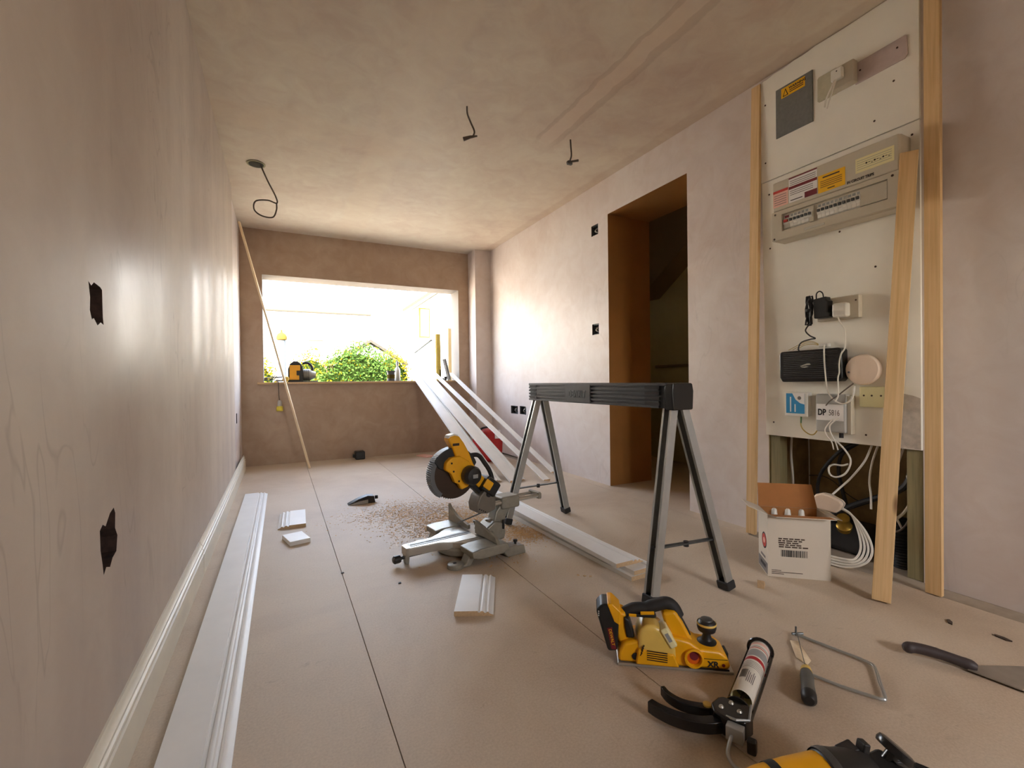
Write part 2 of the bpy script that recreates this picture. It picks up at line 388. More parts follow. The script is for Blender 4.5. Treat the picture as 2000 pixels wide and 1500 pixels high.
wl_ = struct('wall_left', MB().box(XL - 0.2, XL, YB - 0.2, 4.28, 0, H), ['wall_left', 'masonry'])
def ragged(yz, d=0.06):
    return MB().prism(yz, XL - d, XL + 0.05, 'x')
cut_with(wl_, [(ragged([(1.150, 1.030), (1.165, 1.024), (1.180, 1.033), (1.215, 1.030), (1.226, 1.026), (1.228, 0.970), (1.232, 0.955), (1.214, 0.958), (1.196, 0.950), (1.176, 0.962), (1.165, 0.958), (1.155, 0.975), (1.158, 1.00)]), 'masonry'),
               (ragged([(1.188, 0.540), (1.205, 0.548), (1.222, 0.540), (1.250, 0.560), (1.275, 0.566), (1.285, 0.552), (1.282, 0.520), (1.297, 0.500), (1.288, 0.468), (1.262, 0.462), (1.245, 0.448), (1.222, 0.456), (1.206, 0.445), (1.200, 0.470), (1.190, 0.50)]), 'masonry'),
               (ragged([(4.70, 0.565), (4.78, 0.565), (4.78, 0.48), (4.70, 0.48)]), 'masonry')][:2])
wl2 = struct('wall_left.001', MB().box(XL - 0.2, XL - 0.022, 4.28, YF + 0.02, 0, H), ['wall_right', 'masonry'])
cut_with(wl2, [(MB().box(XL - 0.08, XL + 0.05, 4.70, 4.79, 0.48, 0.57), 'masonry')])

wf = struct('wall_far', MB().box(XL - 0.2, 2.95, YF, YF + 0.28, 0, H), ['wall_far', 'ceiling'])
WX0, WX1, WZ0, WZ1 = -0.148, 1.963, 0.845, 1.943
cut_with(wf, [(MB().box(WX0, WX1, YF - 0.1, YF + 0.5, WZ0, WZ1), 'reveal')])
struct('wall_pier', MB().box(2.095, XR + 0.01, 5.10, YF + 0.01, 0, H), 'wall_right')
sill = struct('trim_1', MB().box(WX0 - 0.055, WX1 + 0.005, YF - 0.045, YF + 0.26, WZ0 - 0.022, WZ0), 'mdf', bev=0.003)

wr = struct('wall_right', MB().box(XR, 2.72, YB - 0.2, YF + 0.28, 0, H), ['wall_right', 'mdf_lining'])
DY0, DY1, DZ = 2.085, 2.866, 2.118
holes = [(MB().box(XR - 0.1, 2.9, DY0, DY1, -0.1, DZ), 'mdf_lining'), (MB().box(XR - 0.1, 2.62, 0.905, 1.556, -0.1, 0.53), 'osb')]
BOX = [(2.985, 3.078, 1.998, 2.082), (2.990, 3.080, 1.195, 1.282), (4.405, 4.592, 0.468, 0.556)]
BOX = [(2.988, 3.076, 2.000, 2.084), (2.990, 3.078, 1.196, 1.284), (4.418, 4.584, 0.470, 0.556), (4.232, 4.372, 0.474, 0.560)]
for y0, y1, z0, z1 in BOX: holes.append((MB().box(XR - 0.1, XR + 0.05, y0, y1, z0, z1), 'masonry'))
cut_with(wr, holes)
wb = struct('wall_back', MB().box(XL - 0.2, 2.9, YB - 0.2, YB, 0, H), 'wall_right')
cut_with(wb, [(MB().box(1.02, 1.68, YB - 0.5, YB + 0.2, 1.1, 1.8), 'wall_right')])  # unseen opening added behind the camera as weak fill light

# dim hall beyond the doorway
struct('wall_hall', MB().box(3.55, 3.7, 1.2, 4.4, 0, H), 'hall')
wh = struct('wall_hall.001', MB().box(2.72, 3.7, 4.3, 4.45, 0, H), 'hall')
cut_with(wh, [(MB().box(3.0, 3.16, 4.2, 4.6, 1.55, 1.85), 'hall')])   # unseen opening added to brighten the hall
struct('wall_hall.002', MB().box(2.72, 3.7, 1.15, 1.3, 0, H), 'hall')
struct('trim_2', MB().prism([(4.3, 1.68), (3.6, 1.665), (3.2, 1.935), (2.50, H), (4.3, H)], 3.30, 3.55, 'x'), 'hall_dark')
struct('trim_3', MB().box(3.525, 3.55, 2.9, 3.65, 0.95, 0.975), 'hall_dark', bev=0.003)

# switch and socket back boxes let into the right wall
def back_box(y0, y1, z0, z1, label):
    t = thing('back_box', label, 'back box', (XR + 0.02, (y0 + y1) / 2, z0), 'steel back boxes in the right wall')
    m = 0.004; x0, x1 = XR + 0.006, XR + 0.045
    b = MB(); b.box(x1 - 0.002, x1, y0 + m, y1 - m, z0 + m, z1 - m)
    for a in ((x0, x1, y0 + m, y0 + m + 0.0015, z0 + m, z1 - m), (x0, x1, y1 - m - 0.0015, y1 - m, z0 + m, z1 - m), (x0, x1, y0 + m, y1 - m, z0 + m, z0 + m + 0.0015), (x0, x1, y0 + m, y1 - m, z1 - m - 0.0015, z1 - m)): b.box(*a)
    obj('box_shell', b, 'steel_dark', t)
    c = (y0 + y1) / 2; zc = (z0 + z1) / 2
    for k in range(2):
        w = spline([(x1 - 0.003, c + 0.02, z1 - 0.02), (x0 + 0.01, c + 0.01 - 0.02 * k, zc + 0.012), (x0 + 0.004, c - 0.012 + 0.02 * k, zc - 0.008), (x1 - 0.01, c - 0.02, zc - 0.022)], 5)
        obj('wire', MB().tube(w, 0.004, 6), ['cable_grey', 'cable_white'][k], t)
back_box(*BOX[0], 'square switch box cut high in the wall beside the doorway')
back_box(*BOX[1], 'square switch box at mid height beside the doorway')
back_box(*BOX[2], 'low double socket box nearest the window end')
back_box(*BOX[3], 'low socket box nearer the doorway, next to another')

# skirting profile: (depth, height)
SK = [(0, 0), (0.018, 0), (0.018, 0.088), (0.0125, 0.0895), (0.0125, 0.096), (0.0165, 0.0985), (0.018, 0.103), (0.0165, 0.109), (0.0120, 0.1125), (0.0108, 0.119), (0.0145, 0.1215), (0.0150, 0.127), (0.0095, 0.132), (0.0065, 0.139), (0.005, 0.146), (0, 0.146)]
for y0, y1, dx in ((YB, 2.395, 0.0), (2.398, 5.12, 0.0012)):
    b = MB().prism([(XL + d + dx, z) for d, z in SK], y0, y1, 'y')
    o = struct('baseboard_left' if dx == 0 else 'baseboard_left.001', b, 'cream_paint')

# ------------------------------------------------------------------ outside the window
struct('ground', MB().box(-25, 25, YF + 0.28, 45, -0.30, -0.15), 'paving')

h = thing('house', 'white rendered house with a pale roof and dark gutter, facing the window', 'house', (-3, 14, -0.15))
obj('wall', MB().box(-9, 2.30, 14.2, 19, -0.15, 2.85), 'render_white', h)
obj('roof', MB().prism([(13.9, 2.85), (13.9, 2.95), (16.6, 5.2), (19.3, 2.95), (19.3, 2.85)], -9.2, 2.45, 'x'), 'roof_tile', h)
obj('gutter', MB().cyl((-9.2, 13.86, 2.80), (2.40, 13.86, 2.80), 0.035, n=10), 'gutter', h)
obj('vent', MB().box(0.75, 1.12, 14.17, 14.2, 2.02, 2.06), 'gutter', h)
h = thing('house', 'pale stone house seen at the right of the window with an ochre window', 'house', (5, 14, -0.15))
obj('wall', MB().prism([(3.75, -0.15), (3.75, 3.10), (6.5, 5.0), (9.2, 3.1), (9.2, -0.15)], 14, 20, 'y'), 'render_white', h)
obj('roof', MB().prism([(3.36, 2.86), (3.36, 2.98), (6.5, 5.2), (9.6, 2.98), (9.6, 2.86), (6.5, 5.06)], 13.75, 20.3, 'y'), 'stone', h)
obj('bargeboard', MB().prism([(3.30, 2.93), (3.30, 3.02), (6.5, 5.26), (6.5, 5.18)], 13.70, 13.76, 'y'), 'gutter', h)
w = obj('window_frame', MB().box(3.86, 4.20, 13.96, 14.0, 2.20, 3.12), 'ochre_cap', h)
obj('pane', MB().box(3.90, 4.16, 13.95, 13.962, 2.24, 3.08), 'stone', w)
h = thing('shed', 'small gabled shed whose roof peak shows above the green hedge', 'shed', (1.56, 9.8, -0.15))
obj('wall', MB().prism([(0.95, -0.15), (0.95, 1.20), (1.62, 1.60), (2.25, 1.23), (2.17, -0.15)], 9.5, 11, 'y'), 'render_white', h)
obj('roof', MB().prism([(0.86, 1.17), (0.86, 1.22), (1.62, 1.685), (2.36, 1.22), (2.36, 1.17), (1.62, 1.625)], 9.4, 11.1, 'y'), 'gutter', h)

def shrub(name, label, c, rx, ry, rz_, n, leaf, size, group=None):
    t = thing(name, label, 'hedge', (c[0], c[1], -0.15), group)
    rnd = random.Random(hash(label) % 9999 if False else int(c[0] * 1000) + n)
    b = MB()
    for i in range(n):
        while True:
            d = Vector((rnd.uniform(-1, 1), rnd.uniform(-1, 1), rnd.uniform(-1, 1)))
            if 0.2 < d.length < 1: break
        k = rnd.uniform(0.80, 1.06) + 0.07 * math.sin(d.x * 9 + c[0]) * math.cos(d.z * 7)
        d.normalize(); p = Vector((c[0] + d.x * rx * k, c[1] + d.y * ry * k, max(-0.1, c[2] + d.z * rz_ * k)))
        u = Vector((rnd.uniform(-1, 1), rnd.uniform(-1, 1), rnd.uniform(-1, 1))).normalized(); w_ = u.orthogonal().normalized(); s = size * rnd.uniform(0.6, 1.3)
        b.add([tuple(p - u * s), tuple(p + w_ * s * 0.5 + Vector((0, 0, s * .15))), tuple(p + u * s), tuple(p - w_ * s * 0.5)], [(0, 1, 2, 3)], 0 if rnd.random() < 0.9 else 1)
    o = obj('foliage', b, leaf, t, smooth=False); o['kind'] = 'stuff'
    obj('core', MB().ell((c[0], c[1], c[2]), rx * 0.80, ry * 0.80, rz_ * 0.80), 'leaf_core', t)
    m = MB()
    for i in range(7):
        x = c[0] + rnd.uniform(-0.5, 0.5) * rx
        m.tube(spline([(x, c[1], -0.15), (x + rnd.uniform(-.1, .1), c[1], c[2] * 0.5), (x + rnd.uniform(-.25, .25), c[1] + rnd.uniform(-.1, .1), c[2] + rz_ * 0.6)], 4), 0.014, 5)
    obj('stem', m, 'twig', t)
shrub('hedge', 'dense green hedge filling the middle of the window', (1.20, 8.1, 0.62), 0.72, 0.40, 0.86, 9000, ['leaf', 'leaf_yellow'], 0.027)
shrub('shrub', 'yellow shrub just right of the green hedge', (1.92, 8.90, 0.62), 0.40, 0.32, 0.84, 2800, ['leaf_yellow', 'leaf'], 0.026)
shrub('shrub', 'yellow-green shrub between the white post and the green hedge', (0.50, 8.95, 0.58), 0.46, 0.30, 0.84, 3000, ['leaf_yellow', 'leaf'], 0.026)
shrub('shrub', 'yellow shrub at the far left of the window, left of the post', (-0.32, 8.4, 0.52), 0.34, 0.32, 0.78, 2800, ['leaf_yellow', 'leaf'], 0.026)

t = thing('post', 'white round post with an ochre cap standing outside the window', 'post', (0.03, 7.0, -0.15))
obj('shaft', MB().cyl((0.03, 7, -0.15), (0.03, 7, 1.42), 0.050, 0.048, 20), plain('post_grey', srgb(96, 102, 106), 0.8, spec=0.05), t)
obj('cap', MB().lathe([(0.055, 0), (0.066, 0.01), (0.066, 0.05), (0.05, 0.085), (0.018, 0.105), (0.012, 0.12), (0.016, 0.13), (0.004, 0.145)], (0.03, 7, 1.42), n=16), 'ochre_cap', t)

t = thing('glazed_panel', 'pale blue sheet panel standing outside at the right of the window', 'panel', (2.1, 7.2, -0.15))
obj('sheet', MB().beam((2.45, 9.2, 0.63), (1.93, 6.35, 0.63), (0, 0, 1), 1.56, 0.012), plain('pale_blue_sheet', srgb(120, 138, 142), 0.6, spec=0.1), t)
obj('edge_rail', MB().beam((2.45, 9.2, 1.42), (1.93, 6.35, 1.42), (0, 0, 1), 0.02, 0.03), 'gutter', t)
b = MB(); m_, L_ = along((1.96, 6.10, -0.15), (2.00, 6.28, 1.50), (1, 0.2, 0)); b.M = m_; b.box(-0.03, 0.03, -0.02, 0.02, 0, L_)
tag(obj('timber_prop', b, 'ochre_cap'), 'narrow olive timber leaning outside beside the pale sheet', 'timber')
b = MB(); m_, L_ = along((2.09, 5.95, -0.15), (2.12, 6.02, 1.56), (1, 0.1, 0)); b.M = m_; b.box(-0.06, 0.06, -0.012, 0.012, 0, L_)
tag(obj('timber_prop', b, 'stone'), 'wide cream board standing upright outside by the right window reveal', 'timber')

# ------------------------------------------------------------------ on the window sill
ZS = WZ0
t = thing('power_tool', 'yellow and black boxy power tool with grey motor on the window sill', 'power tool', (0.2, 5.46, ZS))
dome = [(0.075, ZS), (0.225, ZS), (0.228, ZS + 0.10), (0.222, ZS + 0.16), (0.20, ZS + 0.20), (0.165, ZS + 0.222), (0.13, ZS + 0.220), (0.095, ZS + 0.19), (0.078, ZS + 0.14)]
obj('housing', MB().prism(dome, 5.40, 5.54, 'y'), 'black', t, bev=0.008)
obj('side_panel', MB().prism([(0.092, ZS + 0.022), (0.185, ZS + 0.022), (0.185, ZS + 0.07), (0.16, ZS + 0.07), (0.16, ZS + 0.12), (0.195, ZS + 0.12), (0.195, ZS + 0.178), (0.095, ZS + 0.178)], 5.388, 5.41, 'y'), 'yellow', t, bev=0.004)
obj('motor', MB().lathe([(0.05, 0), (0.062, 0.01), (0.062, 0.07), (0.05, 0.09), (0.035, 0.12), (0.03, 0.13)], (0.222, 5.47, ZS + 0.075), (1, 0, 0), 20), 'alu', t)
for k in range(3):
    obj('cooling_fin', MB().lathe([(0.066, 0), (0.066, 0.006)], (0.24 + k * 0.018, 5.47, ZS + 0.075), (1, 0, 0), 20), 'steel_dark', t)
obj('handle', MB().tube(spline([(0.22, 5.47, ZS + 0.20), (0.27, 5.47, ZS + 0.205), (0.31, 5.47, ZS + 0.17), (0.32, 5.47, ZS + 0.12)], 5), 0.014, 8), 'black_rub', t)
obj('foot_plate', MB().box(0.20, 0.37, 5.41, 5.53, ZS, ZS + 0.012), 'steel_dark', t, bev=0.003)

b = MB(); pts = []
for i in range(60):
    a = i * 0.33; r = 0.055 + 0.02 * math.sin(i * 0.7); pts.append((-0.06 + r * 1.2 * math.cos(a), 5.47 + 0.05 * math.sin(a), ZS + 0.012 + 0.045 * (0.5 + 0.5 * math.sin(a * 0.51 + 1))))
t = thing('extension_lead', 'tangled pale cable with a yellow connector at the left of the sill', 'cable', (-0.05, 5.47, ZS))
obj('lead', b.tube(pts, 0.005, 6), 'cable_grey', t)
obj('connector', MB().lathe([(0.018, 0), (0.03, 0.006), (0.032, 0.05), (0.026, 0.055), (0.02, 0.075)], (0.045, 5.36, ZS + 0.034), (0.25, -1, 0.0), 16), 'yellow_pale', t)

t = thing('hanging_plug', 'yellow and white plug hanging on its cable below the sill', 'plug', (-0.005, 5.268, 0.56))
obj('lead', MB().tube(spline([(-0.02, 5.33, ZS + 0.006), (-0.015, 5.275, ZS + 0.005), (-0.012, 5.268, ZS - 0.06), (-0.010, 5.268, 0.70), (-0.004, 5.268, 0.655)], 6), 0.0045, 6), 'cable_grey', t)
obj('sleeve', MB().lathe([(0.012, 0), (0.020, 0.02), (0.022, 0.06)], (-0.004, 5.268, 0.66), (0, 0, -1), 16), 'dp_grey', t)
obj('plug_body', MB().lathe([(0.024, 0), (0.031, 0.01), (0.032, 0.045), (0.028, 0.05)], (-0.004, 5.268, 0.60), (0, 0, -1), 18), plain('plug_yellow', srgb(214, 196, 60), 0.4), t)

t = thing('tin', 'small dark dented tin on the sill before the hedge', 'tin', (1.165, 5.46, ZS))
obj('can', MB().lathe([(0.045, 0), (0.046, 0.004), (0.043, 0.05), (0.046, 0.10), (0.058, 0.12), (0.055, 0.12), (0.042, 0.10), (0.040, 0.02)], (1.165, 5.46, ZS), n=20), 'steel_dark', t)
obj('paper_label', MB().lathe([(0.0475, 0), (0.0445, 0.02), (0.0462, 0.045)], (1.165, 5.46, ZS + 0.03), n=20, caps=False), 'ochre_cap', t)
t = thing('spray_bottle', 'small white bottle standing behind the tin on the sill', 'bottle', (1.26, 5.55, ZS))
obj('body', MB().lathe([(0.03, 0), (0.034, 0.006), (0.034, 0.12), (0.026, 0.15), (0.012, 0.165), (0.012, 0.19)], (1.26, 5.55, ZS), n=18), 'white_plastic', t)
obj('cap', MB().lathe([(0.016, 0), (0.016, 0.03), (0.01, 0.05)], (1.26, 5.55, ZS + 0.188), n=14), 'dp_grey', t)
t = thing('steel_strip', 'grey metal strip propped on the sill between the leaning boards', 'metal strip', (1.76, 5.40, ZS))
m_, L_ = along((1.830, 5.325, ZS + 0.002), (1.775, 5.350, ZS + 0.26), (1, 0.3, 0)); b = MB(m_); b.box(-0.022, 0.022, -0.004, 0.004, 0, L_); b.box(0.014, 0.022, -0.02, 0.004, 0, L_)
obj('angle', b, 'steel', t)
obj('clip', MB().box(1.770, 1.800, 5.31, 5.345, ZS, ZS + 0.05), 'black', t, bev=0.004)
tag(obj('bracket', MB().prism([(1.77, ZS), (1.83, ZS), (1.83, ZS + 0.03), (1.80, ZS + 0.035), (1.795, ZS + 0.13), (1.775, ZS + 0.14)], 5.52, 5.55, 'y'), 'ochre_cap', bev=0.002), 'small olive bracket at the right end of the sill', 'bracket')

# ------------------------------------------------------------------ long boards
WID = 0.152
def skirt_mesh(L, mi_face=0):
    """lies flat, back down: x across (moulding at +x), y thickness, z along"""
    return MB().prism([(z - 0.073, d) for d, z in SK], 0, L, 'z', 0, 1)
def skirting(name, p0, p1, wv, label, cat, group=None, mats=('white_paint', 'mdf')):
    m_, L_ = along(p0, p1, wv); o = obj(name, skirt_mesh(L_), list(mats), local=True); o.matrix_basis = m_
    return tag(o, label, cat, group)
# flat on the floor: along +y, width +x => z x x = y up?  z=(0,1,0), x=(-1,0,0) gives y=(0,0,1)
skirting('skirting_board', (-0.166, 3.92, 0.0), (-0.180, 0.45, 0.0), (1, 0, 0), 'long white moulded skirting board lying on the floor along the left wall', 'skirting board')
def lean(name, p0, s, t, wv, label, mats=('white_paint', 'mdf'), lift=0.0):
    p0 = Vector(p0); s = Vector(s); p1 = p0 + (s - p0) * t
    skirting(name, p1, p0, wv, label, 'skirting board', 'white boards leaning on the window sill', mats)
lean('skirting_board', (1.545, 3.42, 0.003), (1.475, 5.282, 0.846), 1.10, (1, 0, 0), 'shorter leaning white board, leftmost and lowest of the boards on the sill')
lean('skirting_board', (1.735, 3.36, 0.003), (1.560, 5.282, 0.872), 1.68, (1, 0, 0), 'longest leaning white board, sticking farthest out through the window')
def narrow(p0, s_, t_, label):
    p0 = Vector(p0); s_ = Vector(s_); p1 = p0 + (s_ - p0) * t_; m_, L_ = along(p1, p0, (1, 0, -0.25))
    o = obj('architrave', MB().prism([(-0.034, 0), (0.034, 0), (0.034, 0.012), (0.024, 0.019), (0.004, 0.016), (0.0, 0.013), (-0.026, 0.011), (-0.034, 0.008)], 0, L_, 'z', 0, 1), ['white_paint', 'mdf'], local=True); o.matrix_basis = m_
    return tag(o, label, 'trim board', 'white boards leaning on the window sill')
narrow((1.935, 3.23, 0.010), (1.700, 5.282, 0.858), 1.20, 'narrow leaning white trim, between the wide boards and the corner trim')
narrow((2.160, 3.48, 0.010), (1.905, 5.282, 0.858), 1.08, 'narrow leaning white trim closest to the corner pier')

g = 'skirting boards stacked on the floor'
def flatboard(c0, c1, z, label):
    skirting('skirting_board', (c1[0], c1[1], z), (c0[0], c0[1], z), (1, 0, 0), label, 'skirting board', g)
flatboard((1.352, 1.470), (1.302, 3.05), 0.0, 'white skirting board at the bottom of the flat stack under the trestle')
flatboard((1.370, 1.475), (1.315, 3.02), 0.0185, 'white skirting board in the middle of the flat stack under the trestle')
flatboard((1.325, 1.530), (1.318, 3.10), 0.037, 'white skirting board on top of the flat stack under the trestle')

def offcut(c, ang, L, z, label, w=1.0, flip=False):
    d = Vector((math.cos(R(ang)), math.sin(R(ang)), 0)); p0 = Vector((c[0], c[1], z)) - d * L / 2; p1 = p0 + d * L
    wv = Vector((-d.y, d.x, 0)) * (1 if not flip else -1)
    # z x x must be up
    if d.cross(wv).z < 0: p0, p1 = p1, p0
    m_, L_ = along(p0, p1, wv); o = obj('skirting_offcut', skirt_mesh(L_), ['white_paint', 'mdf'], local=True); o.matrix_basis = m_ @ Matrix.Diagonal((w, 1, 1, 1))
    return tag(o, label, 'offcut', 'skirting offcuts on the floor')
offcut((0.668, 1.652), 64, 0.31, 0.0, 'moulded white skirting offcut lying in front of the mitre saw', 0.95, flip=True)
offcut((0.057, 3.09), 88, 0.33, 0.0, 'larger pale skirting offcut near the left wall', 1.0, flip=False)
o = tag(obj('skirting_offcut', MB(rz((0.066, 2.685, 0), 14)).box(-0.05, 0.05, -0.075, 0.075, 0, 0.022), 'white_paint', bev=0.002), 'small plain white offcut near the left wall', 'offcut', 'skirting offcuts on the floor')

# leaning timber
def stick(name, p0, p1, wv, w, th, mt, label, cat='timber', group=None):
    m_, L_ = along(p0, p1, wv); o = obj(name, MB().box(-w / 2, w / 2, -th / 2, th / 2, 0, L_), mt, local=True, bev=0.0015); o.matrix_basis = m_
    return tag(o, label, cat, group)
stick('batten', (0.249, 4.891, 0.003), (-0.312, 4.872, 2.31), (0.2, 1, 0), 0.035, 0.016, 'pine_pale', 'thin pale batten leaning into the corner left of the window')
stick('pine_lath', (2.226, 1.612, 0.004), (2.283, 1.600, 2.375), (0, 1, 0), 0.050, 0.020, 'pine', 'slim pine lath propped against the wall left of the white electrical board')
stick('pine_lath', (2.200, 0.836, 0.004), (2.270, 0.858, 2.385), (0, 1, 0), 0.050, 0.020, 'pine', 'tall pine lath propped against the wall right of the white electrical board')
stick('pine_plank', (1.962, 0.900, 0.006), (2.200, 0.906, 1.70), (0.40, -0.92, 0), 0.056, 0.024, 'pine', 'knotty pine plank leaning diagonally in front of the electrical board')

# ------------------------------------------------------------------ electrical wall
XP = 2.281   # face of the white backboard
t = thing('backboard', 'white painted board carrying all the electrical gear', 'board', (XR - 0.007, 1.235, 0.53))
top = [(1.578, 1.853), (1.578, 2.372), (1.562, 2.380), (1.545, 2.378), (1.50, 2.386), (1.46, 2.383), (1.40, 2.391), (1.36, 2.388), (1.30, 2.396), (1.18, 2.394), (1.05, 2.398), (0.905, 2.398), (0.905, 1.853)]
ub = obj('upper_board', MB().prism(top, XP, XR - 0.0005, 'x'), 'board_white', t, bev=0.001)
lb = obj('lower_board', MB().prism([(1.562, 0.532), (1.575, 1.849), (0.905, 1.849), (0.905, 0.532)], XP + 0.001, XR - 0.0005, 'x'), 'board_white', t, bev=0.001)
for y, z, p in ((1.552, 2.25, ub), (1.553, 1.95, ub), (0.99, 2.05, ub), (1.06, 1.92, ub), (1.535, 1.78, lb), (1.532, 1.50, lb), (1.20, 1.49, lb), (1.06, 1.30, lb), (1.52, 0.60, lb), (1.10, 0.575, lb), (0.93, 1.80, lb)):
    obj('screw', MB().lathe([(0.0045, 0), (0.004, 0.0012)], (XP + (0.001 if p is lb else 0), y, z), (-1, 0, 0), 10), 'ink_brown', p)
obj('worn_patch', MB().prism([(0.985, 0.528), (0.99, 0.70), (0.97, 0.76), (0.93, 0.75), (0.907, 0.74), (0.907, 0.535), (0.96, 0.537)], XP - 0.0002, XP + 0.001, 'x'), plain('scraped_board', srgb(190, 180, 168), 0.8, var=0.18, scale=40), lb)

# grey steel hatch
t = thing('meter_hatch', 'dark grey square steel plate with a yellow warning sticker', 'plate', (XP - 0.004, 1.40, 2.045))
pl_ = obj('plate', MB().box(XP - 0.006, XP, 1.310, 1.492, 2.045, 2.290), 'grey_box', t, bev=0.002)
st = obj('sticker', MB().box(XP - 0.0068, XP - 0.006, 1.345, 1.462, 2.232, 2.280), 'sign_yellow', pl_)
tri = [(1.454, 2.237), (1.440, 2.275), (1.426, 2.237)]
obj('warning_triangle', MB().prism(tri, XP - 0.0072, XP - 0.0068, 'x'), 'ink', pl_)
obj('warning_triangle', MB().prism([(1.4485, 2.2405), (1.440, 2.266), (1.4315, 2.2405)], XP - 0.0075, XP - 0.0072, 'x'), 'sign_yellow', pl_)
text('lettering', 'WARNING', 0.017, RW(1.423, 2.260, XP - 0.0072), 'ink', pl_, bold=0.0004)
for k, z in enumerate((2.252, 2.243)): obj('print_line', MB().box(XP - 0.0072, XP - 0.0068, 1.352, 1.420, z, z + 0.004), 'ink_brown', pl_)

# socket and blank plates at the top
t = thing('socket', 'white single socket with plug and cut flex near the ceiling', 'socket', (XP - 0.02, 1.18, 2.12))
obj('back_plate', MB().prism([(1.289, 2.125), (1.289, 2.228), (1.282, 2.235), (1.205, 2.235), (1.205, 2.118), (1.282, 2.118)], XP - 0.006, XP, 'x'), plain('khaki_plate', srgb(184, 176, 150), 0.6), t, bev=0.002)
obj('socket_box', MB().box(XP - 0.038, XP, 1.120, 1.212, 2.118, 2.214), 'cu_plastic', t, bev=0.004)
pg = obj('plug', MB().box(XP - 0.060, XP - 0.038, 1.155, 1.203, 2.150, 2.200), 'white_plastic', t, bev=0.006)
obj('pin_hole', MB().cyl((XP - 0.0606, 1.176, 2.185), (XP - 0.0595, 1.176, 2.185), 0.003, n=8), 'ink', pg)
obj('flex', MB().tube(spline([(XP - 0.055, 1.185, 2.152), (XP - 0.060, 1.20, 2.12), (XP - 0.050, 1.225, 2.09), (XP - 0.045, 1.235, 2.060)], 5), 0.004, 6), 'cable_white', t)
obj('flex', MB().tube(spline([(XP - 0.055, 1.180, 2.152), (XP - 0.055, 1.195, 2.11), (XP - 0.045, 1.215, 2.08), (XP - 0.042, 1.226, 2.050)], 5), 0.003, 6), 'cable_white', t)
t = thing('bare_strip', 'long pinkish unpainted rectangle on the upper white board', 'plate', (XP - 0.002, 1.04, 2.11))
obj('plate', MB().prism([(1.130, 2.112), (1.130, 2.205), (0.948, 2.210), (0.942, 2.205), (0.940, 2.130), (0.95, 2.116)], XP - 0.005, XP, 'x'), 'lilac', t, bev=0.002)
for y, z in ((1.110, 2.165), (0.975, 2.175)): obj('screw', MB().cyl((XP - 0.0065, y, z), (XP - 0.005, y, z), 0.004, n=8), 'ink_brown', t)

# consumer unit
XC = 2.190
t = thing('consumer_unit', 'wide pale grey fuse box with stickers and a row of breakers', 'fuse box', (2.24, 1.19, 1.50))
CY0, CY1 = 0.932, 1.457
obj('enclosure', MB().box(XC + 0.012, XP, CY0, CY1, 1.500, 1.790), 'cu_plastic', t, bev=0.006)
lid = obj('cover', MB().box(XC, XC + 0.016, CY0 + 0.002, CY1 - 0.002, 1.645, 1.788), 'cu_plastic', t, bev=0.006)
fr = MB()
BY0, BY1, BZ0, BZ1 = 0.972, 1.408, 1.540, 1.622
fr.box(XC - 0.004, XC + 0.016, CY0, BY0, 1.502, 1.642); fr.box(XC - 0.004, XC + 0.016, BY1, CY1, 1.502, 1.642)
fr.box(XC - 0.004, XC + 0.016, BY0, BY1, 1.502, BZ0); fr.box(XC - 0.004, XC + 0.016, BY0, BY1, BZ1, 1.642)
lo = obj('lower_fascia', fr, 'cu_plastic', t)
obj('breaker_bay', MB().box(XC + 0.0165, XC + 0.018, BY0, BY1, BZ0, BZ1), 'ink_grey', t)
obj('latch', MB().prism([(1.30, 1.512), (1.30, 1.522), (1.21, 1.522), (1.21, 1.512)], XC - 0.010, XC - 0.004, 'x'), 'grey_plastic', lo, bev=0.002)
for y, z in ((1.440, 1.628), (1.445, 1.51), (0.955, 1.628)): obj('screw', MB().cyl((XC - 0.0055, y, z), (XC - 0.004, y, z), 0.005, n=8), 'ink_brown', lo)
k = 0
yy = 1.402
while yy > 0.995:
    w = 0.030 if k == 0 else 0.0175
    if 7 == k: yy -= 0.022; k += 1; continue
    if yy < 1.075: break
    br = obj('breaker', MB().prism([(XC + 0.016, 1.545), (XC + 0.004, 1.552), (XC + 0.004, 1.566), (XC - 0.002, 1.572), (XC - 0.002, 1.594), (XC + 0.004, 1.599), (XC + 0.004, 1.612), (XC + 0.016, 1.618)], yy - w + 0.001, yy, 'y'), 'white_plastic' if k else 'grey_plastic', t)
    obj('toggle', MB().box(XC - 0.010, XC - 0.002, yy - w * 0.8, yy - w * 0.2, 1.578, 1.590), 'red' if k == 0 else 'steel_dark', br, bev=0.001)
    obj('rating_label', MB().box(XC + 0.0034, XC + 0.004, yy - w * 0.85, yy - w * 0.15, 1.600, 1.611), 'maroon' if k == 0 else 'tube_grey', br)
    yy -= w; k += 1
for a in ((1.075, 0.976), (1.282, 1.262)): obj('blank_cover', MB().box(XC + 0.002, XC + 0.014, a[1], a[0] - 0.001, 1.546, 1.618), 'cu_plastic', t, bev=0.001)
xs = XC - 0.0006
def stick_box(name, y1, y0, z0, z1, mt, p, d=0.0006, x=xs): return obj(name, MB().box(x, x + d, y0, y1, z0, z1), mt, p)
s1 = stick_box('sticker', 1.452, 1.378, 1.664, 1.742, 'paper_pink', lid); stick_box('print_band', 1.452, 1.378, 1.732, 1.744, 'red', lid, x=xs - 0.0003)
for q in range(5): stick_box('print_line', 1.446, 1.386, 1.674 + q * 0.011, 1.677 + q * 0.011, 'ink_grey', lid, 0.0003, xs - 0.0003)
stick_box('sticker', 1.374, 1.244, 1.664, 1.782, 'paper_white', lid)
